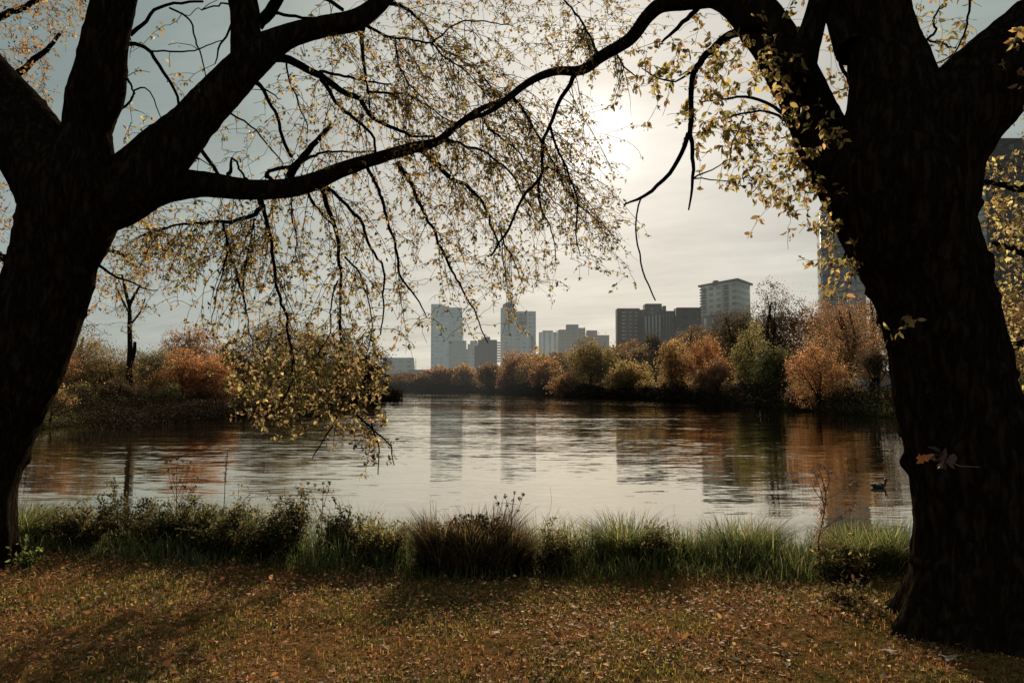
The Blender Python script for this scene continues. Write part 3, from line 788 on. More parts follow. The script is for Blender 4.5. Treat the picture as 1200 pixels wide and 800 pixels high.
def far_tree(name, px, top, hw, Y, col, label, group=None, lowfrac=.15, dens=1.0, stems=1, cat='tree', lobes=None):
    x = GX(px, Y); z0 = gh(x, Y)
    H = (P(px, top, Y)[2] - z0) * (1.10 if cat == 'tree' else 1.04)
    W = hw * Y / F
    t = empty(name, (x, Y, z0), label, cat, group)
    shrub = cat == 'shrub'
    nl = lobes or int(rng.integers(20, 30))
    zc = z0 + H * (lowfrac + (1 - lowfrac) / 2); hz_ = H * (1 - lowfrac) / 2
    L = []
    for k in range(nl):
        v = rand_unit(1)[0] * rng.uniform(.3, .9)
        # broad lower crown, narrower top
        s_ = 1.0 - .25 * max(0, v[2])
        L.append((x + v[0] * W * s_, Y + v[1] * W * s_, zc + v[2] * hz_, rng.uniform(.30, .50) * min(W, hz_ * 1.6)))
    L = np.array(L)
    # trunk and limbs
    g = Geo(); tr = max(.05, H * .022)
    bz = z0 - .1
    for s_ in range(stems):
        off = (s_ - (stems - 1) / 2) * W * .25
        pts = [(x + off * .4, Y, bz), (x + off * .6 + rng.normal(0, .03 * H), Y, z0 + H * .25), (x + off + rng.normal(0, .05 * H), Y + rng.normal(0, .04 * H), z0 + H * .5), (x + off * 1.3 + rng.normal(0, .05 * H), Y, z0 + H * .8)]
        p, r = smooth_path(pts, [tr * 1.3, tr, tr * .75, tr * .3], H * .08)
        tube(g, p, r, 8)
        for k in rng.choice(nl, min(nl, 7), replace=False):
            i0 = int(rng.uniform(.25, .75) * len(p)); a_ = p[i0]; b_ = L[k, :3]
            mid = (a_ + b_) / 2 + rng.normal(0, .04 * H, 3)
            q, rr = smooth_path([a_, mid, b_], [r[i0] * .6, r[i0] * .4, .02], H * .1)
            tube(g, q, rr, 5)
    g.build('trunk' if not shrub else 'stem', FARBARK, t, smooth=True)
    # leaves: clumps of clumps so that the outline is ragged
    ls = max(.085, Y * (1.45 if Y < 115 else 1.6) / F)
    area = 4 * math.pi * (L[:, 3] ** 2).sum()
    n = int(min(20000, dens * 0.9 * area / (ls * ls)))
    k = rng.choice(nl, n, p=(L[:, 3] ** 2) / (L[:, 3] ** 2).sum())
    u = rand_unit(n)
    rad = L[k, 3] * (rng.uniform(.45, 1.0, n) ** .5) * (1 + .42 * np.abs(rng.normal(0, 1, n)) * (rng.random(n) < .3))
    pos = L[k, :3] + u * rad[:, None]
    # sub clumps
    cc = rng.integers(0, 260, n)
    cen = rng.normal(0, 1, (260, 3)) * ls * 1.4
    pos += cen[cc] * .5
    nz = nfield(pos, 1.9 / max(1.2, W * .5), seed=px)
    keep = (nz > -.22) & (pos[:, 2] > z0 + .15)
    pos, k, u, nz, cc = pos[keep], k[keep], u[keep], nz[keep], cc[keep]
    n = len(pos)
    pal = np.array(PAL[col])
    lobe_c = pal[rng.integers(0, len(pal), nl)] * rng.lognormal(0, .18, (nl, 1))
    c = .55 * lobe_c[k] + .45 * palette(pal, n, .2)
    c *= (0.62 + .75 * np.clip((pos[:, 2] - z0) / H, 0, 1))[:, None]  # height shading painted into the leaf colour, darker low in the crown
    c *= (1 + 1.1 * nz)[:, None]
    c *= (1 + .3 * rng.normal(0, 1, 260))[cc][:, None].clip(.4, 1.6)
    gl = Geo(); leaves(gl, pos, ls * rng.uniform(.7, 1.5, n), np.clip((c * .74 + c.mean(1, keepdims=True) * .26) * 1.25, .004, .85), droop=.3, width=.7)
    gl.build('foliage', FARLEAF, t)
    return t

FB = 'trees massed along the far shore'
FT = [
 ('autumn_tree', 516, 434, 20, 232, 'rust', 'low rust tree in front of the teal tower', None),
 ('autumn_tree', 545, 431, 16, 228, 'amber', 'small orange and green tree at the foot of the dark balconied block', None),
 ('autumn_tree', 470, 442, 18, 222, 'plum', 'low dark reddish tree in front of the small grey far block', None),
 ('autumn_tree', 494, 441, 14, 226, 'brown', 'low brown tree in front of the long low far building', None),
 ('autumn_tree', 574, 424, 18, 205, 'brown', 'brown tree below the dark balconied block', None),
 ('autumn_tree', 601, 419, 22, 190, 'rust', 'rounded rust tree below the round tower', None),
 ('autumn_tree', 628, 415, 22, 182, 'amber', 'amber brown tree below the flat slab tower', None),
 ('autumn_tree', 640, 424, 20, 162, 'rust', 'dark russet domed tree just left of the big olive tree on the far shore', None),
 ('autumn_tree', 655, 412, 18, 190, 'brown', 'brown tree below the white ribbed tower', None),
 ('autumn_tree', 690, 401, 38, 142, 'olive', 'large rounded olive green tree mottled with rust on the far shore', None),
 ('autumn_tree', 662, 440, 20, 138, 'rust', 'low russet tree spreading at the water line under the big olive tree', None),
 ('autumn_tree', 722, 414, 24, 150, 'brown', 'thin brown tree between the big olive tree and the brick apartments', None),
 ('autumn_tree', 735, 430, 28, 124, 'mustard', 'mustard tree with a low spreading crown below the brick apartments', None),
 ('evergreen_tree', 768, 396, 18, 165, 'dark', 'small dark rounded tree in front of the white ribbed wing of the brick apartments', None),
 ('autumn_tree', 745, 405, 22, 160, 'brown', 'brown leaved tree hiding the foot of the brick apartments', None),
 ('autumn_tree', 790, 402, 28, 112, 'amber', 'golden amber tree with a forked trunk beside the sunlit strip of lawn', None),
 ('autumn_tree', 828, 400, 24, 106, 'orange', 'orange tree in front of the dark brown block', None),
 ('autumn_tree', 812, 378, 26, 150, 'brown', 'hazy brown tree climbing in front of the dark brown block', None),
 ('autumn_tree', 838, 425, 24, 98, 'rust', 'dark rust tree standing at the right end of the sunlit strip of lawn', None),
 ('evergreen_tree', 856, 362, 32, 122, 'dark', 'dark evergreen below the pale tower with the overhanging roof', None),
 ('evergreen_tree', 907, 340, 38, 108, 'dark', 'tallest dark rounded tree on the far right shore', None),
 ('autumn_tree', 879, 385, 24, 92, 'lime', 'yellow green tree in front of the dark evergreens', None),
 ('autumn_tree', 905, 415, 30, 84, 'green', 'green tree low on the right shore between the yellow green and the bright orange tree', None),
 ('autumn_tree', 950, 356, 46, 104, 'plum', 'dull plum brown tree rising behind the orange trees of the right shore', None),
 ('autumn_tree', 990, 350, 46, 80, 'rust', 'tall orange brown tree beside the big right trunk', None),
 ('autumn_tree', 958, 406, 38, 66, 'orange', 'bright orange round crowned tree at the water on the right shore', None),
 ('autumn_tree', 1022, 338, 42, 90, 'brown', 'brown leaved tree half hidden by the big right trunk', None),
 ('autumn_tree', 1090, 352, 44, 84, 'bronze', 'bronze tree wholly behind the big right trunk', None),
 ('autumn_tree', 1170, 345, 48, 78, 'rust', 'russet tree behind the yellow leaves at the right edge', None),
 ('autumn_tree', 96, 408, 42, 56, 'mustard', 'mustard tree with a flat crown beside the big left trunk', None),
 ('autumn_tree', 128, 430, 38, 54, 'bronze', 'dark bronze tree around the foot of the tall bare poplar', None),
 ('autumn_tree', 40, 415, 40, 50, 'rust', 'rust tree showing at the edge of the big left trunk', None),
 ('autumn_tree', 182, 420, 30, 60, 'sage', 'pale grey green tree right of the tall bare poplar', None),
 ('autumn_tree', 226, 388, 31, 68, 'rust', 'reddish brown domed tree, the tallest crown on the left shore', None),
 ('autumn_tree', 214, 428, 32, 58, 'orange', 'burnt orange tree with two rounded heads at the left shore', None),
 ('autumn_tree', 247, 434, 26, 59, 'orange', 'smaller orange tree joining the burnt orange one on the left shore', None),
 ('autumn_tree', 275, 425, 28, 84, 'brown', 'brown tree behind the orange ones on the left shore', None),
 ('autumn_tree', 318, 390, 42, 88, 'bronze', 'broad dark bronze tree behind the hanging leafy branches', None),
 ('autumn_tree', 372, 396, 40, 100, 'olive', 'dark olive tree at the end of the left shore behind the hanging twigs', None),
 ('autumn_tree', 424, 414, 24, 126, 'dark', 'small dark tree at the very tip of the left shore', None),
 ('autumn_tree', 350, 430, 34, 80, 'green', 'dark green tree low behind the hanging leaves', None),
]
for r_ in FT:
    nm, px, top, hw, Y, col, lab, grp = r_
    if px < 440: top -= 12; hw *= 1.1
    far_tree(nm, px, top, hw, Y, col, lab, grp, lowfrac=.03 if Y > 100 else .06, stems=2 if (px in (790, 990)) else 1, dens=1.7 if nm == 'evergreen_tree' else 1.15)
far_tree('autumn_tree', 1026, 412, 20, 63, 'dark', 'slim dark tree on twin bare stems at the water beside the big right trunk', None, lowfrac=.48, stems=2)
SH = [
 (62, 458, 26, 43, 'amber', 'amber shrub overhanging the water beside the big left trunk'),
 (100, 448, 26, 49, 'mustard', 'dull yellow shrub at the water between the amber shrub and the poplar'),
 (134, 446, 24, 51, 'dark', 'dark shrub at the foot of the tall bare poplar'),
 (166, 452, 18, 53, 'brown', 'brown shrub just right of the foot of the tall bare poplar'),
 (194, 450, 24, 54.5, 'lime', 'rounded yellow green shrub at the water right of the poplar'),
 (226, 455, 22, 57, 'dark', 'dark shrub under the burnt orange tree'),
 (288, 448, 26, 60, 'olive', 'olive shrub at the water right of the orange trees'),
 (256, 455, 20, 58, 'rust', 'low rust shrub at the water under the orange trees'),
 (330, 450, 28, 70, 'green', 'green shrub at the water behind the hanging leaves'),
 (372, 440, 26, 98, 'bronze', 'bronze shrub at the water behind the hanging leaves'),
 (410, 445, 20, 110, 'dark', 'dark shrub close to the tip of the left shore'),
 (594, 444, 10, 188, 'dark', 'dark rounded shrub on the far shore under the round tower'),
 (576, 446, 8, 200, 'dark', 'small dark shrub on the far shore under the dark balconied block'),
 (650, 450, 14, 146, 'brown', 'brown shrub at the far water line left of the big olive tree'),
 (760, 446, 18, 118, 'mustard', 'golden shrub at the water left of the sunlit strip of lawn'),
 (815, 452, 8, 104, 'brown', 'little brown shrub in the sunlit strip of lawn'),
 (862, 446, 16, 90, 'brown', 'brown shrub at the water under the yellow green tree'),
 (930, 452, 18, 71, 'plum', 'plum coloured shrub at the water left of the bright orange tree'),
 (992, 452, 20, 64, 'mustard', 'mustard shrub at the water right of the bright orange tree'),
 (1045, 455, 18, 60, 'amber', 'amber shrub at the water against the big right trunk'),
]
for px, top, hw, Y, col, lab in SH:
    far_tree('shrub', px, top, hw, Y, col, lab, None, lowfrac=.02, cat='shrub', lobes=10, dens=1.1)

# tall nearly bare poplar on the left shore
def poplar():
    Y = 53.5; px = 153; x = GX(px, Y); z0 = gh(x, Y)
    t = empty('bare_tree', (x, Y, z0), 'tall thin nearly bare poplar with a forked top standing alone on the left shore', 'tree')
    g = Geo(); reg = []
    trace(g, [(153, 488, 4.0), (153, 460, 3.7), (152.4, 430, 3.3), (153.2, 400, 2.8), (152, 370, 2.3), (152, 352, 1.9)], Y, Y, reg, False, 10, .5, wob=.02)
    for sp in ([(152, 356, 2.4), (158, 345, 1.8), (166, 332, 1.2)], [(152, 358, 2.4), (147, 340, 1.8), (143, 322, 1.2)], [(154, 425, 2.6), (157, 412, 2.3), (158, 401, 2)],
               [(152, 368, 1.6), (142, 350, 1.1), (136, 335, .8)], [(153, 380, 1.2), (164, 365, 1), (170, 350, .8)]):
        trace(g, sp, Y, Y + rng.uniform(-1, 1), reg, False, 6, .4, wob=.02)
    tg = region(152, 335, 26, 28, 90, Y - 1.5, Y + 1.5) + region(152, 372, 16, 20, 24, Y - 1, Y + 1)
    p = grow(g, reg, tg, droop=-.05, rmax=.02, rtip=.012, maxlen=2.2, seg=.4, jit=.08)
    g.build('trunk', FARBARK, t)
    gl = Geo(); leaf_paths(gl, p, 20, .16, [(0.34, 0.25, 0.10), (0.26, 0.21, 0.10)], start=.3, spread=.22); gl.build('foliage', FARLEAF, t)
poplar()

# leafless whip tree against the sky at the left trunk
def whip():
    Y = 58; px = 86; x = GX(px, Y); z0 = gh(x, Y)
    t = empty('bare_tree', (x, Y, z0), 'fine twigged bare tree top between the big left trunk and the mustard tree', 'tree')
    g = Geo(); reg = []
    trace(g, [(84, 480, 4), (86, 440, 3), (92, 415, 2), (98, 395, 1.2)], Y, Y, reg, False, 7, .5, wob=.03)
    trace(g, [(88, 430, 2), (104, 412, 1.2), (114, 400, .8)], Y, Y, reg, False, 6, .5, wob=.03)
    p = grow(g, reg, region(100, 400, 24, 22, 90, Y - 1.5, Y + 1.5), droop=-.1, rmax=.02, rtip=.013, maxlen=2.4, seg=.4, jit=.06)
    g.build('trunk', FARBARK, t)
    gl = Geo(); leaf_paths(gl, p, 4, .14, PAL['amber'], start=.4, spread=.15); gl.build('foliage', FARLEAF, t)
whip()

# undergrowth along the water line and the wooded rise behind: uncountable brush
def brush(name, lines, n, h0, h1, cols, ls, depth):
    pos = []
    segs = [(np.array(a_), np.array(b_)) for L in lines for a_, b_ in zip(L[:-1], L[1:])]
    ln = np.array([np.linalg.norm(b_ - a_) for a_, b_ in segs]); pr = ln / ln.sum()
    k = rng.choice(len(segs), n, p=pr); t = rng.random(n)
    A = np.array([s_[0] for s_ in segs])[k]; B = np.array([s_[1] for s_ in segs])[k]
    xy = A + (B - A) * t[:, None]
    nrm_ = np.stack([B[:, 1] - A[:, 1], -(B[:, 0] - A[:, 0])], 1); nrm_ /= np.linalg.norm(nrm_, axis=1)[:, None]
    xy += nrm_ * rng.uniform(min(depth), max(depth), (n, 1))
    hh = np.array([mnoise.noise(Vector((q[0] * .22, q[1] * .22, 0))) for q in xy])
    z = np.maximum(ground_h(xy[:, 0], xy[:, 1]), WZ - .05) + rng.random(n) * (h0 + (h1 - h0) * np.clip(.5 + hh, 0, 1))
    pos = np.column_stack([xy, z])
    c = palette(cols, n, .3) * (1 + .8 * hh)[:, None]
    sz = ls * np.clip(xy[:, 1] / 70, .5, 3) * rng.uniform(.7, 1.4, n)
    g = Geo(); leaves(g, pos, sz, np.clip(c, .003, .5), droop=-.1, width=.6)
    tag(g.build(name, BRUSH), kind='stuff')
rl = [tuple(PG[i]) for i in range(len(right_sh))]
ll = [(GX(px, shoreY(px, py)), shoreY(px, py)) for px, py in left_sh]
DK = [(0.018, 0.014, 0.008), (0.03, 0.02, 0.010), (0.024, 0.021, 0.009), (0.05, 0.028, 0.013)]  # shade beneath the trees is put into these dark leaf colours
brush('undergrowth', [rl], 60000, .6, 1.9, DK, .19, (.2, -3.4))
brush('undergrowth', [ll], 70000, 0.5, 2.1, DK + [(0.06, 0.045, 0.02), (0.09, 0.05, 0.022)], .17, (.3, -4.5))
brush('undergrowth', [[(GX(400, 200), 200), (GX(450, 215), 215), (GX(500, 220), 222)], [(GX(440, 125), 125), (GX(452, 165), 165), (GX(400, 200), 200)]], 6000, .8, 2.0, DK, .17, (2, -2))
def far_wood(name, segs, n, h, cols, ls):
    """the wood that closes the gaps behind the single trees"""
    g = Geo()
    for (p0, y0, p1, y1, t0, t1) in segs:
        m = n
        t = rng.random(m); Y = y0 + (y1 - y0) * t + rng.normal(0, 3, m); px = p0 + (p1 - p0) * t
        top = t0 + (t1 - t0) * t
        X = (px - 600) / F * Y / CP
        zt = CAMZ + (HZ - top) / F * Y
        nz = np.array([mnoise.noise(Vector((a_ * .18, b_ * .05, 3.3))) for a_, b_ in zip(X, Y)])
        zt = zt * (1 + .22 * nz)
        z0 = ground_h(X, Y)
        z = z0 + (zt - z0) * rng.random(m) ** .7
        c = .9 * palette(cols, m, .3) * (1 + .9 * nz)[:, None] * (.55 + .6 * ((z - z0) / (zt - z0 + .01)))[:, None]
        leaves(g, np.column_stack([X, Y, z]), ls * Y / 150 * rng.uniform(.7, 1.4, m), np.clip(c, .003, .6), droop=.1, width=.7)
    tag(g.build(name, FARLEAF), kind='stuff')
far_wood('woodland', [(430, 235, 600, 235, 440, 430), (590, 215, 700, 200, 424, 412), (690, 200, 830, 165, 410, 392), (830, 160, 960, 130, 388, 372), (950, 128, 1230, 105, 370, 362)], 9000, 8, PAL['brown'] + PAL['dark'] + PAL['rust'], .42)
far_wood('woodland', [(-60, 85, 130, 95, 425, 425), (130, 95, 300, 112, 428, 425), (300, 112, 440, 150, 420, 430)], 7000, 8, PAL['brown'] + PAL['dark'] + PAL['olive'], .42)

# ------------------------------------------------------------------ skyline
def m_facade(c_wall, c_win, fx, fz, wx=.6, wz=.55, rough=.6, tint=.1, vertical=False):
    """wall with a regular window grid in the object's own axes (u along the wall = x+y)"""
    def f(n):
        co = n.new('ShaderNodeTexCoord').outputs['Object']
        s_ = n.new('ShaderNodeSeparateXYZ', {0: co})
        u = n.math('ADD', s_.outputs[0], n.math('MULTIPLY', s_.outputs[1], 1.0))
        fu = n.math('FRACT', n.math('DIVIDE', u, fx)); fv = n.math('FRACT', n.math('DIVIDE', s_.outputs[2], fz))
        mu = n.math('LESS_THAN', fu, wx); mv = n.math('LESS_THAN', fv, wz)
        m_ = mu if vertical else n.math('MULTIPLY', mu, mv)
        cell = n.new('ShaderNodeCombineXYZ', {0: n.math('FLOOR', n.math('DIVIDE', u, fx)), 1: n.math('FLOOR', n.math('DIVIDE', s_.outputs[2], fz)), 2: 0.0}).outputs[0]
        wn = n.new('ShaderNodeTexWhiteNoise', {'Vector': cell}, noise_dimensions='3D').outputs['Value']
        dirt = n.noise(co, .05, 4)
        wall = n.mix(dirt, tuple(x * (1 - tint) for x in c_wall), tuple(x * (1 + tint) for x in c_wall))
        win = n.mix(wn, tuple(x * .6 for x in c_win), tuple(x * 1.4 for x in c_win))
        c = n.mix(m_, wall, win)
        r = n.mix(m_, (rough,) * 3, (.55,) * 3)
        s = n.new('ShaderNodeBsdfPrincipled', {'Base Color': c, 'Roughness': r, 'Specular IOR Level': 0.15}).outputs[0]
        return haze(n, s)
    return f
TEAL = mat('teal_curtain_wall', m_facade((0.40, 0.57, 0.56), (0.30, 0.46, 0.46), 6, 4, .75, .7, .6))
TEALD = mat('dark_teal_curtain_wall', m_facade((0.34, 0.46, 0.46), (0.26, 0.37, 0.38), 5, 4, .75, .7, .6))
GREYG = mat('grey_green_precast', m_facade((0.56, 0.60, 0.54), (0.32, 0.37, 0.34), 5, 3.6, .5, .5))
GREYGD = mat('grey_green_dark_glass', m_facade((0.20, 0.215, 0.19), (0.13, 0.14, 0.13), 5, 3.6, .8, .6))
LGREY = mat('light_grey_blocks', m_facade((0.45, 0.46, 0.41), (0.26, 0.27, 0.25), 7, 3.6, .45, .5))
DBROWN = mat('dark_brown_cladding', m_facade((0.070, 0.054, 0.046), (0.035, 0.028, 0.025), 5, 3.4, .5, .5))
BROWN = mat('brown_brick', m_facade((0.17, 0.125, 0.098), (0.07, 0.06, 0.05), 6, 3.1, .2, .4))
GBROWN = mat('grey_brown_concrete', m_facade((0.22, 0.20, 0.16), (0.11, 0.10, 0.08), 5, 3.3, .5, .5))
RIB = mat('pale_ribbed_concrete', m_facade((0.7, 0.73, 0.68), (0.28, 0.31, 0.30), 5.5, 3.3, .4, .5, vertical=True))
PALEC = mat('pale_concrete', m_plain((0.36, 0.37, 0.33), .8, .1, True, .1))
PALEW = mat('pale_tower_wall', m_facade((0.62, 0.64, 0.56), (0.27, 0.30, 0.27), 3.2, 3.2, .55, .5))
GLASSD = mat('dark_window_glass', m_plain((0.05, 0.055, 0.055), .2, .2, True, .3))
GLASSP = mat('pale_window_glass', m_plain((0.50, 0.50, 0.45), .2, .25, True, .4))  # plain pale tone for the window panes
ROOFM = mat('roof_plant_grey', m_plain((0.12, 0.11, 0.10), .9, .1, True, .2))
BALC = mat('balcony_slab', m_plain((0.40, 0.40, 0.36), .7, .08, True, .2))
DARKM = mat('dark_metal_band', m_plain((0.04, 0.045, 0.045), .6, .1, True, .3))

def bpart(name, parent, m, items, rot=0.0):
    """items: (px0, px1, top, bottom_z or None, Yfront, depthm[, bottom py])"""
    g = Geo()
    for it in items:
        px0, px1, top, bot, Yf, dm = it
        x0, x1 = GX(px0, Yf), GX(px1, Yf)
        z1 = CAMZ + (HZ - top) / F * Yf; z0 = -3 if bot is None else CAMZ + (HZ - bot) / F * Yf
        box(g, x0, x1, Yf, Yf + dm, z0, z1, rot, piv=(x0, Yf))
    return g.build(name, m, parent)
def bld(name, px, Y, label, cat='building'):
    return empty(name, (GX(px, Y), Y, 0), label, cat)

# A teal glass tower
b = bld('glass_tower', 522, 900, 'tall teal glass tower of two joined slabs at the end of the water')
bpart('wall', b, TEAL, [(505, 518, 356, None, 900, 30), (519, 526, 358.5, None, 900, 30)])
bpart('wall', b, TEALD, [(518, 519, 357, None, 903, 20)])
bpart('wall', b, TEALD, [(526, 541, 360, None, 908, 26)])
bpart('base_wing', b, GREYGD, [(526, 546, 399, None, 890, 14)])
# stepped light office block
b = bld('office_block', 553, 760, 'pale stepped office block between the teal tower and the dark balconied block')
bpart('wall', b, LGREY, [(545, 566, 409, None, 760, 25), (548, 562, 403, 409, 761, 20), (551, 559, 399, 403, 762, 15)])
# dark balconied block
b = bld('apartment_block', 572, 620, 'dark brown apartment block with white balconies down its right edge')
bpart('wall', b, DBROWN, [(560, 582, 398, None, 620, 22), (556, 562, 405, None, 622, 15)])
bpart('penthouse', b, ROOFM, [(564, 574, 394.5, 398, 624, 12)])
for k in range(8): bpart('balcony', b, BALC, [(582, 586.5, 400.5 + k * 3.1, 401.9 + k * 3.1, 619, 8)])
# round tower with slab
b = bld('twin_tower', 605, 700, 'grey green pair of towers, one rounded with a cap and one flat slab')
g = Geo()
def cyl(g, cx, cy, r, z0, z1, n=28):
    tube(g, [(cx, cy, z0), (cx, cy, (z0 + z1) / 2), (cx, cy, z1)], [r, r, r], n, cap=True)
xr, xc = GX(586.5, 700), GX(604, 700)
zt = lambda py, Y: CAMZ + (HZ - py) / F * Y
cyl(g, (xr + xc) / 2, 706, (xc - xr) / 2, -3, zt(360.5, 700)); g.build('round_tower', GREYG, b, smooth=False)
g = Geo(); cyl(g, (xr + xc) / 2, 706, (xc - xr) / 2 * .72, zt(360.5, 700), zt(356, 700)); g.build('cap', ROOFM, b)
for k in range(16): bpart('balcony', b, BALC, [(590.5, 593.5, 368 + k * 4, 369.6 + k * 4, 698.6, 3)])
bpart('wall', b, GREYG, [(604, 628, 364.5, None, 704, 24)])
bpart('wall', b, GREYGD, [(601, 604, 361, None, 705, 18)])
bpart('recess', b, GREYGD, [(608.5, 617.5, 367, 381, 703.6, 4)])
bpart('recess', b, GREYGD, [(622, 625.5, 393, 425, 703.6, 4)])
# ribbed tower
b = bld('office_tower', 643, 820, 'small pale tower with white vertical ribs left of the stepped grey block')
bpart('wall', b, RIB, [(632, 655, 389, None, 820, 22)])
bpart('penthouse', b, PALEC, [(636, 648, 387, 389, 824, 14)])
# grey brown stepped
b = bld('office_block', 670, 780, 'grey brown stepped block with a raised roof house above the big olive tree')
bpart('wall', b, GBROWN, [(655, 674, 386, None, 780, 25), (674, 686, 384, None, 778, 25)])
bpart('penthouse', b, ROOFM, [(664, 678, 380, 386, 786, 12)])
b = bld('office_block', 700, 760, 'low brown block right of the stepped grey brown one')
bpart('wall', b, GBROWN, [(686, 714, 392.5, None, 760, 22)])
bpart('penthouse', b, ROOFM, [(688, 700, 387, 392.5, 764, 10)])
# far left blocks
b = bld('office_block', 467, 640, 'small grey block behind the hanging twigs at the far end of the water')
bpart('wall', b, LGREY, [(449, 484, 419, None, 640, 25)])
b = bld('long_building', 490, 560, 'long low grey building left of the foot of the teal tower')
bpart('wall', b, GREYGD, [(479, 506, 433, None, 560, 15)])
b = bld('office_tower', 403, 950, 'faint teal tower seen through the hanging leaves above the left shore')
bpart('wall', b, TEAL, [(398, 410, 384, None, 950, 20)])
b = bld('pavilion', 520, 430, 'pale low sloping pavilion roof at the foot of the teal tower')
g = Geo()
Yp = 430; xa, xb_ = GX(508, Yp), GX(531, Yp)
za, zb = zt(439, Yp), zt(431.5, Yp)
g.add([[xa, Yp, za], [xb_, Yp, zb], [xb_, Yp + 14, zb], [xa, Yp + 14, za], [xa, Yp, -1], [xb_, Yp, -1], [xb_, Yp + 14, -1], [xa, Yp + 14, -1]],
      [[0, 1, 2, 3], [4, 5, 1, 0], [5, 6, 2, 1], [7, 4, 0, 3], [6, 7, 3, 2]])
g.build('roof', PALEC, b)

# brick apartments on the right
b = bld('brick_apartments', 745, 330, 'brown brick apartment building with window bays and a white ribbed wing')
bpart('wall', b, BROWN, [(724, 750, 361, None, 330, 7), (750, 757, 362.5, None, 331, 7), (757, 776, 355.5, None, 332, 7)])
for r_ in range(8):
    y_ = 365 + r_ * 4.4
    bpart('window', b, GLASSP, [(729, 733.6, y_, y_ + 2.0, 329.7, 1)])
    bpart('window', b, GLASSP, [(737.5, 740.5, y_ + .2, y_ + 1.8, 329.7, 1)])
    bpart('window', b, GLASSP, [(744.5, 747.5, y_ + .2, y_ + 1.8, 329.7, 1)])
    bpart('window', b, GLASSD, [(724.5, 727, y_, y_ + 2.6, 329.7, 1)])
    if r_ < 2:
        bpart('window', b, GLASSP, [(763, 766, y_ - 4, y_ - 2.3, 331.7, 1)])
bpart('rooftop_vent', b, ROOFM, [(778, 781, 358, 366, 340, 5)])
bpart('wing', b, DBROWN, [(755, 775, 369.5, None, 322, 8)])
for k in range(5): bpart('rib', b, BALC, [(756 + k * 4.1, 758 + k * 4.1, 370.5 - k * .4, 402, 321.6, 1)])
b = bld('brown_block', 800, 320, 'dark brown windowless block between the brick apartments and the pale tower')
bpart('wall', b, DBROWN, [(794, 822, 360, None, 320, 7)])
bpart('wing', b, mat('taupe_cladding', m_plain((0.085, 0.075, 0.066), .8, .1, True, .2)), [(775, 794, 364, None, 324, 7)])
for k in range(4): bpart('pilaster', b, GBROWN, [(777 + k * 3.8, 778.2 + k * 3.8, 366, 400, 323.6, 1)])
# pale tower with overhanging roof, seen on its corner
b = bld('pale_tower', 850, 420, 'pale apartment tower with a thin overhanging flat roof and stacked balconies')
def corner_box(name, m, pxl, pxc, pxr, Yl, Yc, Yr, z0, z1, parent, grow_=0.0):
    A = np.array([GX(pxl, Yl), Yl]); Cc = np.array([GX(pxc, Yc), Yc]); B = np.array([GX(pxr, Yr), Yr])
    Dd = A + B - Cc; cen = (A + B) / 2
    q = [cen + (v - cen) * (1 + grow_) for v in (A, Cc, B, Dd)]
    g = Geo(); g.add([[*v, z0] for v in q] + [[*v, z1] for v in q], [[0, 1, 5, 4], [1, 2, 6, 5], [2, 3, 7, 6], [3, 0, 4, 7], [4, 5, 6, 7], [3, 2, 1, 0]])
    return g.build(name, m, parent)
zT = zt(332.5, 420)
corner_box('wall', PALEW, 822, 864, 880, 432, 405, 425, zt(368, 420), zT, b)
corner_box('roof', DARKM, 822, 864, 880, 432, 405, 425, zT, zT + .9, b, .12)
corner_box('lower_storeys', DBROWN, 822, 864, 880, 432, 405, 425, -2, zt(368, 420), b, .01)
bpart('chimney', b, ROOFM, [(838, 843, 328, 334, 419, 4)])
for k in range(9):
    zz_ = zt(337.5 + k * 3.4, 420)
    for f0, f1 in ((.02, .16), (.66, .8)):
        A = np.array([GX(822, 432), 432.]); Cc = np.array([GX(864, 405), 405.])
        nn_ = np.array([-(Cc - A)[1], (Cc - A)[0]]); nn_ = -nn_ / np.linalg.norm(nn_)
        if nn_[1] > 0: nn_ = -nn_
        p0 = A + (Cc - A) * f0; p1 = A + (Cc - A) * f1
        q = [p0 + nn_ * .02, p1 + nn_ * .02, p1 + nn_ * 1.3, p0 + nn_ * 1.3]
        g = Geo(); g.add([[*v, zz_] for v in q] + [[*v, zz_ + .75] for v in q], [[0, 1, 5, 4], [1, 2, 6, 5], [2, 3, 7, 6], [3, 0, 4, 7], [4, 5, 6, 7], [3, 2, 1, 0]])
        g.build('balcony', GLASSD, b)
bpart('window', b, GLASSP, [(826.5, 828.5, 373, 384, 414, 1)])
bpart('window', b, GLASSP, [(835.5, 837, 373, 379, 414, 1)])
# glass tower behind the right trunk
b = bld('glass_tower', 985, 300, 'teal glass apartment tower with projecting balconies beside the big right trunk')
TG = mat('right_tower_glass', m_facade((0.13, 0.17, 0.18), (0.26, 0.33, 0.34), 3.4, 3.1, .7, .55, .6))
bpart('wall', b, TG, [(968, 1016, 246, None, 300, 7)])
for k in range(22):
    bpart('balcony', b, DARKM, [(966, 979, 252 + k * 8.6, 254.2 + k * 8.6, 298.5, 1.4)])
    if k < 16: bpart('balcony', b, DARKM, [(986, 996, 252 + k * 8.6, 253.6 + k * 8.6, 298.5, 1.4)])
bpart('penthouse', b, ROOFM, [(980, 1010, 240, 246, 302, 4)])
# dark tower top right
b = bld('dark_tower', 1190, 210, 'dark high rise showing above the yellow leaves at the right edge')
TD = mat('dark_tower_wall', m_facade((0.035, 0.032, 0.030), (0.09, 0.10, 0.10), 3.0, 3.2, .45, .5))
bpart('wall', b, TD, [(1166, 1290, 158, None, 210, 16)])
bpart('corner_bay', b, GREYG, [(1159, 1166, 163, None, 212, 10)])
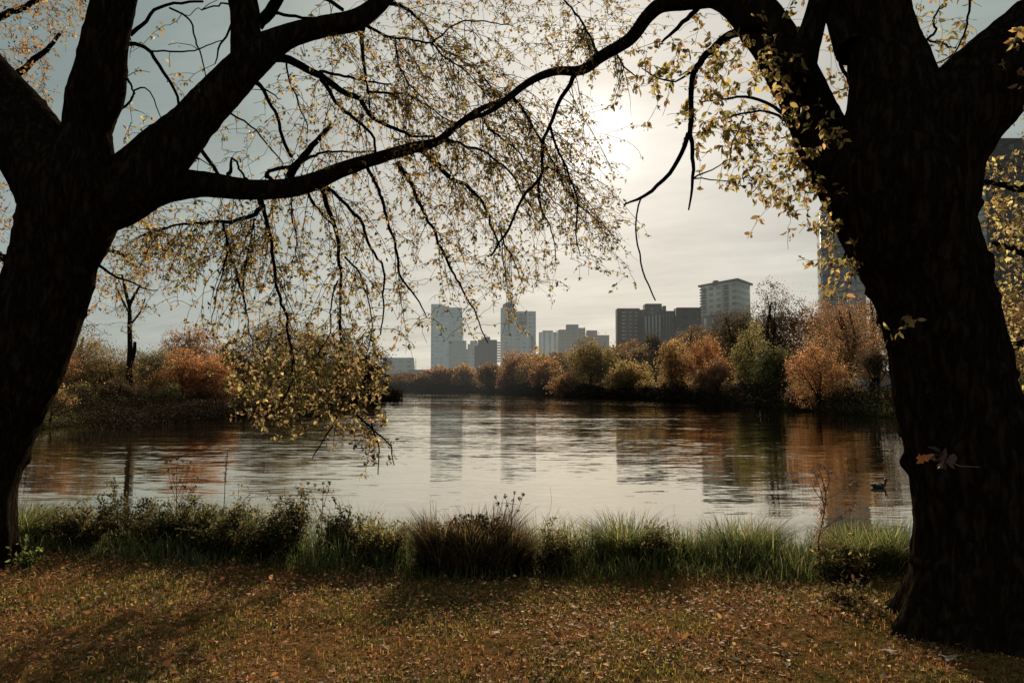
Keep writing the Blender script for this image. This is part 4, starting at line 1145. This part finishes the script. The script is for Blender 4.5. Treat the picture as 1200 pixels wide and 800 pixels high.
# low pale building on the right shore behind the twin stems
b = bld('low_building', 1032, 96, 'low pale building glimpsed behind the slim twin stemmed tree')
xa = GX(1012, 96)
bpart('wall', b, PALEC, [(1010, 1060, 437, None, 96, 6)])
bpart('roof', b, DARKM, [(1008, 1062, 434, 437, 95.5, 7)])

# ------------------------------------------------------------------ near shore vegetation
def blades(g, x, y, h, wd, cols, lean=.35, segs=4, z=None, fan=None, sink=.02):
    n = len(x)
    z = ground_h(x, y) if z is None else z
    az = rng.uniform(0, 2 * math.pi, n) if fan is None else fan
    ln = np.abs(rng.normal(lean, lean * .5, n)) * h
    d = np.stack([np.cos(az), np.sin(az)], 1)
    side = np.stack([-np.sin(az + rng.normal(0, .8, n)), np.cos(az)], 1); side /= np.linalg.norm(side, axis=1)[:, None]
    V = np.empty((n, 2 * segs + 1, 3)); 
    for k in range(segs + 1):
        t = k / segs
        cx = x + d[:, 0] * ln * t ** 2; cy = y + d[:, 1] * ln * t ** 2
        cz = z - sink + h * (t - .25 * (ln / np.maximum(h, 1e-3)) * t ** 3)
        if k == segs: V[:, 2 * segs] = np.stack([cx, cy, cz], 1)
        else:
            w_ = wd * (1 - t ** 1.5 * .8) * .5
            V[:, 2 * k] = np.stack([cx - side[:, 0] * w_, cy - side[:, 1] * w_, cz], 1)
            V[:, 2 * k + 1] = np.stack([cx + side[:, 0] * w_, cy + side[:, 1] * w_, cz], 1)
    nv = 2 * segs + 1; b0 = np.arange(n) * nv
    Q = np.concatenate([np.stack([b0 + 2 * k, b0 + 2 * k + 1, b0 + 2 * k + 3, b0 + 2 * k + 2], 1) for k in range(segs - 1)])
    T = np.stack([b0 + 2 * segs - 2, b0 + 2 * segs - 1, b0 + 2 * segs], 1)
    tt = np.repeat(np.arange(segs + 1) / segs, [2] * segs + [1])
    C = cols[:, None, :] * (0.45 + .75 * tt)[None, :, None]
    g.add(V.reshape(-1, 3), Q, T, C.reshape(-1, 3))

def front_edge(x):   # where the lawn ends and the tall growth begins
    return 6.45 + np.clip((-x - .8) / 3.6, 0, 1) * 1.0 + .12 * np.sin(x * 2.3) + .07 * np.sin(x * 5.1 + 1)
def back_edge(x):
    return np.interp(x, [-14, -8, -5, -2.5, 0, 3, 6, 11], [12.6, 10.1, 9.2, 8.5, 8.0, 8.1, 8.4, 9.2])

GREEN = [(0.11, 0.16, 0.045), (0.15, 0.20, 0.06), (0.08, 0.12, 0.035), (0.21, 0.22, 0.08), (0.34, 0.28, 0.13)]
n = 30000
x = rng.uniform(-9, 8, n); f_ = front_edge(x); bk = back_edge(x) - .1
t = rng.random(n) ** .85; y = f_ + (bk - f_) * t
hn = np.array([mnoise.noise(Vector((a_ * 1.6, b_ * 1.6, 0))) for a_, b_ in zip(x, y)])
hh = (0.13 + .30 * np.clip(t * 1.3, 0, 1)) * (1 + .75 * hn) * rng.uniform(.6, 1.25, n)
g = Geo()
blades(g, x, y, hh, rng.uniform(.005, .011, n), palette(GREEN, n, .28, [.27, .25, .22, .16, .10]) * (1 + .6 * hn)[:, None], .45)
tag(g.build('tall_grass', BLADE), kind='stuff')

# tussocks of arching grass along the shore
def tussock(px, Y, n, h, rad, cols, label, wts=None, lean=.7):
    x0 = GX(px, Y); z0 = gh(x0, Y)
    t = empty('grass_tussock', (x0, Y, z0), label, 'grass tussock')
    th = rng.uniform(0, 2 * math.pi, n); rr = rad * rng.random(n) ** .5
    x = x0 + rr * np.cos(th); y = Y + rr * np.sin(th) * .7
    g = Geo()
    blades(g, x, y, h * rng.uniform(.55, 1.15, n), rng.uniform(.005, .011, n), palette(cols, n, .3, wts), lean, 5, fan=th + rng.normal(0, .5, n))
    g.build('blades', BLADE, t)
for px, Y, n, h, rad, lab in [
    (700, 7.6, 1100, .50, .26, 'bushy green grass tussock right of the big dark mound, nearest to it'),
    (730, 7.2, 900, .48, .22, 'tall green tussock with pale tips in the middle of the right bank'),
    (790, 7.5, 900, .40, .26, 'wide low green tussock beside the brown cattail stub'),
    (870, 7.4, 1000, .46, .26, 'green tussock left of the tall pink weed'),
    (900, 7.7, 700, .42, .22, 'darker green tussock close to the left of the tall pink weed'),
    (1000, 7.0, 1200, .45, .26, 'dense green tussock right of the tall pink weed'),
    (1040, 6.9, 900, .46, .22, 'green tussock touching the big right trunk'),
    (455, 7.5, 800, .42, .24, 'low olive tussock left of the big dark mound'),
    (30, 8.2, 900, .46, .28, 'sunlit green tussock beside the foot of the big left trunk'),
    (240, 7.9, 900, .50, .25, 'dark green tussock under the tall flower spike')]:
    tussock(px, Y, n, h, rad, GREEN, lab)
# the big dark mound
mx = GX(556, 6.75); mz = gh(mx, 6.75)
MT = empty('grass_mound', (mx, 6.75, mz), 'big dark drooping mound of dead grass and weeds in the middle of the bank', 'grass mound')
n = 8000
th = rng.uniform(0, 2 * math.pi, n); rr = rng.random(n) ** .5
x = mx + .46 * rr * np.cos(th); y = 6.85 + .28 * rr * np.sin(th)
h = .56 * (1.0 - .35 * rr ** 2) * rng.uniform(.45, 1.15, n) * (1 + .8 * np.array([mnoise.noise(Vector((a_ * 5, b_ * 5, 2))) for a_, b_ in zip(x, y)]))
g = Geo()
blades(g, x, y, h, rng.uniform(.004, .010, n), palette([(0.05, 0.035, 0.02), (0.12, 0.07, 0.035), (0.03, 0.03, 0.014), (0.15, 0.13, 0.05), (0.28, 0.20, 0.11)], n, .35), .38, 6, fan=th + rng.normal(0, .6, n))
g.build('dead_grass', BLADE, MT)
n = 9000
u = rand_unit(n); u[:, 2] = np.abs(u[:, 2])
pos = np.array([mx, 6.85, mz]) + u * np.array([.52, .32, .50]) * rng.uniform(.5, 1, (n, 1))
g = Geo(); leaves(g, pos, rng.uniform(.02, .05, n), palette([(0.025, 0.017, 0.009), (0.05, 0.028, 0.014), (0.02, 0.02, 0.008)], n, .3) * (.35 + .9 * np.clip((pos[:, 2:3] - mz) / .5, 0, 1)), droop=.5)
g.build('foliage', LEAF, MT)

# leafy weed bushes on the left part of the bank
def weed_bush(px, Y, h, rad, cols, label, nst=26, nl=2200, ls=.035):
    x0 = GX(px, Y); z0 = gh(x0, Y)
    t = empty('weed_bush', (x0, Y, z0), label, 'bush')
    g = Geo(); paths = []
    for k in range(nst):
        a_ = rng.uniform(0, 2 * math.pi); r1 = rad * rng.random() ** .5; hh_ = h * rng.uniform(.55, 1.1) * (1 - .35 * (r1 / rad) ** 2)
        b0 = np.array([x0 + .35 * r1 * math.cos(a_), Y + .3 * r1 * math.sin(a_), z0 - .03])
        e = np.array([x0 + 1.1 * r1 * math.cos(a_), Y + r1 * .8 * math.sin(a_), z0 + hh_])
        s_ = np.linspace(0, 1, 9)[:, None]; p = b0 + (e - b0) * s_; p[:, :2] -= (e - b0)[:2] * (np.sin(s_ * math.pi) * .18)
        p += rng.normal(0, .008, p.shape); p[0] = b0
        tube(g, p, np.linspace(.004, .0012, 9), 4, cap=False); paths.append(p)
    for p in list(paths):
        for _ in range(3):
            i0 = rng.integers(3, 8); d = rng.normal(0, 1, 3) * .09; d[2] = abs(d[2]) + .03
            q = p[i0] + d * np.linspace(0, 1, 5)[:, None]; tube(g, q, np.linspace(.002, .001, 5), 3, cap=False); paths.append(q)
    g.build('stem', TWIG, t)
    pos = []
    for k in rng.integers(0, len(paths), nl):
        p = paths[k]; f = rng.uniform(.1, 1) * (len(p) - 1); i0 = min(int(f), len(p) - 2); pos.append(p[i0] + (p[i0 + 1] - p[i0]) * (f - i0))
    pos = np.array(pos) + rng.normal(0, .022, (nl, 3))
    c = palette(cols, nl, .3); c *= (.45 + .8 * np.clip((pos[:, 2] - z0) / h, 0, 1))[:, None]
    g = Geo(); leaves(g, pos, ls * rng.uniform(.5, 1.3, nl), c, droop=.1, fine=ls > .03, width=.45); g.build('foliage', LEAF, t)
DG = [(0.07, 0.08, 0.03), (0.045, 0.052, 0.02), (0.11, 0.10, 0.04), (0.09, 0.058, 0.03)]
OG = [(0.14, 0.135, 0.05), (0.09, 0.09, 0.034), (0.20, 0.155, 0.06), (0.10, 0.062, 0.034)]
for px, Y, h, rad, c, lab in [
    (150, 7.9, .66, .30, DG, 'dark leafy weed bush with the tallest top on the left part of the bank'),
    (185, 7.6, .46, .26, DG, 'dark bush under the branching dry flower stalk'),
    (228, 7.7, .48, .28, DG, 'dark bush between the branching dry flower stalk and the tall flower spike'),
    (285, 7.7, .50, .26, OG, 'olive bush right of the tall flower spike'),
    (345, 7.5, .58, .28, OG, 'yellowish olive bush beside the red seed stalk'),
    (310, 7.3, .36, .24, DG, 'low dark bush in front of the yellowish olive bush'),
    (405, 7.4, .44, .26, DG, 'dark green bush right of the red seed stalk'),
    (450, 7.1, .32, .24, OG, 'low olive bush next to the left side of the big dark mound'),
    (80, 8.0, .36, .28, DG, 'low dark bush near the foot of the big left trunk'),
    (110, 7.9, .40, .22, OG, 'low olive bush left of the tallest dark bush'),
    (255, 7.35, .32, .24, DG, 'low dark bush at the edge of the lawn under the tall flower spike'),
    (760, 7.0, .26, .22, OG, 'low olive bush at the lawn edge below the cattail stub'),
    (650, 6.9, .30, .20, OG, 'small olive bush against the right side of the big dark mound'),
    (985, 6.6, .22, .24, OG, 'low leafy bush at the foot of the tall pink weed')]:
    weed_bush(px, Y, h, rad, c, lab)
weed_bush(985, 5.75, .09, .16, [(0.10, 0.09, 0.04), (0.05, 0.04, 0.02), (0.14, 0.08, 0.04)], 'small scrubby sprout on the lawn left of the big right trunk roots', 14, 260, .04)
weed_bush(40, 7.05, .07, .09, [(0.12, 0.17, 0.04), (0.09, 0.13, 0.03)], 'tiny bright green weed on the lawn by the big left trunk', 12, 140, .05)

STALK = mat('dry_stalk', m_plain((0.09, 0.055, 0.035), .8, .3, False, 30))
RSTALK = mat('reddish_stalk', m_plain((0.20, 0.085, 0.06), .7, .3, False, 30))
HEAD = mat('seed_head', m_plain((0.10, 0.06, 0.035), .9, .4, False, 60))
PHEAD = mat('fluffy_seed_head', m_plain((0.45, 0.34, 0.27), .9, .2, False, 60))
def seed_blob(g, c, r, n=26, sz=.5):
    c = np.asarray(c)
    u = rand_unit(n)
    for v in u:
        a_ = c + v * r * .2; b_ = c + v * r
        s_ = np.cross(v, rand_unit(1)[0]); s_ = s_ / np.linalg.norm(s_) * r * .22
        g.add([a_ - s_ * .3, b_ - s_, b_ + s_, a_ + s_ * .3], [[0, 1, 2, 3]])
def stalk(px, Y, main, sides, heads, m1, m2, label, r0=.006, hr=.018, nm='flower_stalk'):
    """main / sides: pixel polylines; heads: pixel points"""
    b = P(*main[0], Y); z0 = gh(b[0], Y); 
    t = empty(nm, (b[0], Y, z0), label, 'dried plant')
    g = Geo()
    pts = [np.array([b[0], Y, z0 - .02])] + [P(a_, c_, Y) for a_, c_ in main]
    pts = [p for i, p in enumerate(pts) if i == 0 or p[2] > z0 + .02]
    p, r = smooth_path(pts, np.linspace(r0, r0 * .4, len(pts)), .03); tube(g, p + rng.normal(0, .002, p.shape), r, 5)
    ends = []
    for sd in sides:
        q, r = smooth_path([P(a_, c_, Y + rng.uniform(-.04, .04)) for a_, c_ in sd], np.linspace(r0 * .5, r0 * .25, len(sd)), .02); tube(g, q, r, 4)
    g.build('stem', m1, t)
    for hx, hy in heads:
        g = Geo(); seed_blob(g, P(hx, hy, Y), hr * rng.uniform(.8, 1.3)); g.build('seed_head', m2, t)
    return t
stalk(207, 7.9, [(207, 640), (207, 600), (207, 570), (208, 537)], [[(207, 590), (200, 565), (195, 542)], [(207, 585), (216, 562), (224, 543)], [(208, 570), (214, 550), (216, 538)], [(207, 575), (202, 558), (200, 540)], [(207, 600), (214, 580), (217, 568)]],
      [(195, 541), (200, 540), (208, 537), (214, 540), (224, 542), (221, 548), (197, 551), (204, 556), (216, 570), (201, 571), (211, 563)], STALK, HEAD, 'branching brown flower stalk with small round heads on the left part of the bank')
t = stalk(263, 7.9, [(261, 640), (262, 600), (264, 565), (267, 526)], [], [], STALK, HEAD, 'single tall flower spike tipped with dark seeds over the water', nm='flower_spike')
g = Geo()
for k in range(26): seed_blob(g, P(266.5 - k * .14 + rng.normal(0, .8), 527 + k * 1.5, 7.9), .010 + .0002 * k, 12)
g.build('seed_spike', mat('tan_seeds', m_plain((0.16, 0.10, 0.05), .8, .4, False, 50)), t)
stalk(375, 7.5, [(376, 660), (377, 610), (378, 590), (379, 567)], [[(376, 600), (368, 582), (361, 568)], [(378, 595), (383, 580), (386, 566)], [(377, 610), (370, 600), (365, 580)]],
      [(379, 566), (361, 566), (386, 565), (369, 568), (374, 574), (381, 576), (377, 585), (380, 592), (363, 576)], RSTALK, mat('red_brown_seeds', m_plain((0.16, 0.07, 0.05), .9, .4, False, 50)), 'thin red seed stalk right of the yellowish olive bush', hr=.016)
stalk(600, 6.9, [(597, 680), (598, 630), (600, 600), (603, 577)], [[(598, 620), (588, 600), (581, 583)], [(599, 610), (608, 595), (613, 579)], [(598, 600), (594, 590), (592, 580)], [(590, 604), (584, 600), (582, 592)]],
      [(603, 577), (581, 582), (583, 590), (613, 579), (609, 584), (592, 581), (601, 586), (594, 592), (607, 598)], STALK, HEAD, 'dark branching seed stalk rising out of the big dark mound', hr=.016)
stalk(643, 7.4, [(640, 650), (642, 610), (646, 590), (645, 570)], [], [], STALK, HEAD, 'single thin bent reed standing right of the big dark mound', r0=.0022, nm='reed')
stalk(788, 7.4, [(787, 650), (789, 620), (790, 590)], [], [], STALK, HEAD, 'single thin upright reed right of the cattail stub', r0=.002, nm='reed')
t = stalk(776, 7.5, [(776, 650), (776, 635), (776, 628)], [], [], STALK, HEAD, 'short brown cattail stub above the green grass of the bank', nm='cattail')
g = Geo(); tube(g, [P(776, 630, 7.5), P(776, 624, 7.5), P(776, 616, 7.5)], [.011, .013, .010], 9); g.build('seed_spike', HEAD, t)
# tall pink weed
t = stalk(962, 6.8, [(957, 665), (960, 630), (966, 600), (967, 575), (960, 550)],
      [[(966, 600), (962, 575), (953, 552)], [(967, 580), (972, 560), (965, 545)], [(963, 620), (985, 605), (1001, 592)], [(967, 585), (985, 575), (998, 560), (1002, 565)], [(985, 575), (992, 560), (995, 553)], [(962, 625), (975, 612), (990, 607)], [(967, 590), (955, 575), (950, 560)]],
      [(953, 552), (960, 545), (965, 548), (958, 557), (969, 563), (980, 560), (985, 562), (995, 554), (1002, 566), (998, 567), (990, 577), (1001, 592), (996, 597), (990, 606), (985, 606), (966, 572), (963, 582), (956, 566), (1004, 566), (972, 553), (968, 590), (964, 600)],
      RSTALK, PHEAD, 'tall pinkish weed with fluffy pale seed heads left of the big right trunk', r0=.008, hr=.02, nm='seeding_weed')
g = Geo(); n = 420
k = rng.random(n); pos = np.array([P(958 + 10 * a_ + rng.normal(0, 2.5), 650 - 90 * a_, 6.8 + rng.normal(0, .02)) for a_ in k])
leaves(g, pos, rng.uniform(.01, .03, n), palette([(0.26, 0.13, 0.09), (0.35, 0.2, 0.14), (0.15, 0.08, 0.05)], n, .3), droop=.5); g.build('leaf_tufts', LEAF, t)

# ------------------------------------------------------------------ lawn: short grass and leaf litter
n = 150000
x = np.concatenate([rng.uniform(-6.0, 5.2, n), rng.uniform(-14, 12, 20000)]); y = np.concatenate([rng.uniform(3.3, 7.7, n), rng.uniform(1.5, 9, 20000)])
ok = y < front_edge(x) + .25
x, y = x[ok], y[ok]; n = len(x)
pn = np.array([mnoise.noise(Vector((a_ * .9, b_ * .9, 5))) + .6 * mnoise.noise(Vector((a_ * 3.5, b_ * 3.5, 9))) for a_, b_ in zip(x, y)])
keep = rng.random(n) < np.clip(.62 + .8 * pn, .2, 1); x, y, pn = x[keep], y[keep], pn[keep]; n = len(x)
cg = palette([(0.17, 0.12, 0.035), (0.11, 0.11, 0.028), (0.24, 0.15, 0.055), (0.07, 0.075, 0.02), (0.15, 0.07, 0.025)], n, .3)
cg = 2.3 * cg * np.where(pn[:, None] > 0, [[.92, 1.0, .75]], [[1.2, .92, .8]])
g = Geo(); blades(g, x, y, rng.uniform(.018, .05, n), rng.uniform(.004, .008, n), cg, .8, 2, sink=.003)
tag(g.build('lawn_grass', BLADE), kind='stuff')
n = 60000
x = rng.uniform(-6.5, 5.5, n); y = rng.uniform(3.2, 7.9, n)
ok = (y < front_edge(x) + .45); x, y = x[ok], y[ok]; n = len(x)
pn = np.array([mnoise.noise(Vector((a_ * 1.3, b_ * 1.3, 15))) for a_, b_ in zip(x, y)])
keep = rng.random(n) < np.clip(.6 + 1.7 * pn + .3 * (y > front_edge(x) - .8), .15, 1); x, y = x[keep], y[keep]; n = len(x)
pos = np.column_stack([x, y, ground_h(x, y) + rng.uniform(.006, .035, n)])
cols = palette([(0.30, 0.13, 0.045), (0.19, 0.08, 0.028), (0.36, 0.19, 0.075), (0.09, 0.04, 0.018), (0.38, 0.24, 0.07), (0.28, 0.09, 0.035), (0.32, 0.23, 0.15)], n, .35, [.22, .22, .16, .2, .08, .09, .03]) * 1.8
g = Geo(); leaves(g, pos, rng.lognormal(-3.85, .38, n).clip(.008, .055), cols, droop=.0, flat=.75, width=.65, fine=True)
tag(g.build('leaf_litter', LITTER), kind='stuff')

def big_leaf(px, py, size, col, label, rz, lift=.02, Y=None, vert=False, lobed=True, flat=.25):
    if Y is None: Y = CAMZ * F / (py - HZ)
    p = P(px, py, Y)
    if not vert: p[2] = gh(p[0], Y) + lift
    m = 30; V = [[0, 0, .12]]
    for k in range(m):
        a_ = 2 * math.pi * k / m
        r_ = size * .5 * (1 + (.34 * math.cos(5 * a_) + .12 * math.cos(10 * a_) if lobed else (.3 * math.cos(2 * a_) + .1 * math.cos(a_) - .2))) 
        if lobed == 'r': r_ = size * .5 * (.75 + .22 * math.sin(a_ * 3 + 1) + .16 * math.sin(a_ * 7) + .1 * random.random()) * (1 + .35 * math.cos(2 * a_))
        V.append([r_ * math.cos(a_), r_ * math.sin(a_), size * flat * (math.cos(a_ * 2 + .5) * .6 + .5 * math.sin(3 * a_)) * (r_ / size)])
    V = np.array(V); V[0, 2] = 0
    c, s_ = math.cos(rz), math.sin(rz); V[:, :2] = V[:, :2] @ np.array([[c, s_], [-s_, c]])
    if vert: V = V[:, [0, 2, 1]] * np.array([1, -1, 1])
    g = Geo(); g.add(V + p, None, [[0, 1 + k, 1 + (k + 1) % m] for k in range(m)], np.array([col] * (m + 1)) * rng.uniform(.8, 1.15, (m + 1, 1)))
    tag(g.build('fallen_leaf', LITTER, origin=tuple(p)), label, 'leaf')
for a_ in [(1112, 773, .085, (0.45, 0.38, 0.28), 'pale curled leaf lying on the lawn in front of the big right trunk', .2),
           (1041, 762, .07, (0.40, 0.34, 0.27), 'pale leaf lying below the roots of the big right trunk', 1.0),
           (581, 740, .05, (0.50, 0.44, 0.36), 'small whitish crumpled leaf in the middle of the lawn', .6),
           (88, 754, .04, (0.45, 0.34, 0.26), 'small whitish leaf on the shaded left of the lawn', .9),
           (1139, 782, .05, (0.24, 0.05, 0.03), 'dark red leaf on the lawn in front of the big right trunk', .4),
           (1043, 677, .05, (0.40, 0.09, 0.04), 'bright red leaf caught in the grass beside the big right trunk', .4),
           (450, 753, .055, (0.36, 0.24, 0.16), 'tan leaf in the lower middle of the lawn', 1.9)]:
    big_leaf(*a_)
big_leaf(1081, 537, .085, (0.17, 0.075, 0.04), 'orange brown leaf stuck to the bark of the big right trunk', .15, Y=4.70, vert=True, lobed='r', flat=.5)
# crumpled dry seed cluster beside it
pp = P(1104, 537, 4.68)
t = empty('dry_leaf_cluster', pp, 'crumpled grey brown cluster of dead leaves hanging on the bark of the big right trunk', 'dead leaves')
g = Geo(); n = 16
leaves(g, np.tile(pp, (n, 1)) + rng.normal(0, .018, (n, 3)), rng.uniform(.05, .10, n), palette([(0.14, 0.09, 0.07), (0.20, 0.13, 0.10)], n, .2), droop=.25, fine=True, width=.45)
g.build('foliage', LITTER, t)
g = Geo(); tube(g, [pp, P(1125, 546, 4.66), P(1148, 547, 4.62)], [.004, .004, .002], 5); g.build('twig', mat('grey_twig', m_plain((0.16, 0.13, 0.11), .8, .2, False, 40)), t)

# ------------------------------------------------------------------ on the water
def duck():
    Y = (CAMZ - WZ) * F / (570 - HZ); x = GX(1026, Y)
    t = empty('duck', (x, Y, WZ), 'dark duck with white patches floating near the big right trunk', 'duck')
    def loft(name, cs, m, n=14):
        g = Geo(); p = np.array([[x + c[0], Y + c[3] if len(c) > 3 else Y, WZ + c[1]] for c in cs]); tube(g, p, [c[2] for c in cs], n); return g.build(name, m, t, smooth=True)
    DK_ = mat('dark_duck_feathers', m_plain((0.02, 0.016, 0.012), .6, .4, False, 25)); WH = mat('white_duck_feathers', m_plain((0.55, 0.52, 0.46), .7, .1, False, 25))
    loft('body', [(-.20, .07, .008), (-.16, .06, .035), (-.08, .045, .07), (.0, .04, .078), (.08, .045, .065), (.125, .07, .042), (.14, .11, .026), (.145, .15, .025)], DK_)
    loft('head', [(.125, .165, .018), (.145, .172, .031), (.17, .172, .029), (.19, .165, .016)], DK_)
    loft('bill', [(.185, .163, .012), (.21, .158, .010), (.228, .155, .006)], mat('duck_bill', m_plain((0.30, 0.24, 0.08), .5, .1)))
    loft('wing_patch', [(-.10, .085, .006, -.062), (-.05, .088, .022, -.064), (.01, .08, .012, -.07)], WH)
    loft('tail', [(-.21, .085, .006), (-.17, .078, .024), (-.14, .07, .03)], WH)
duck()

# ------------------------------------------------------------------ render settings
scene.view_settings.view_transform = 'Standard'
scene.view_settings.look = 'None'
scene.view_settings.exposure = 0
scene.view_settings.gamma = 1
scene.render.engine = 'CYCLES'
c = scene.cycles
c.max_bounces = 6; c.diffuse_bounces = 3; c.glossy_bounces = 3; c.transmission_bounces = 4; c.transparent_max_bounces = 4
c.caustics_reflective = False; c.caustics_refractive = False
c.use_denoising = True
c.sample_clamp_indirect = 6
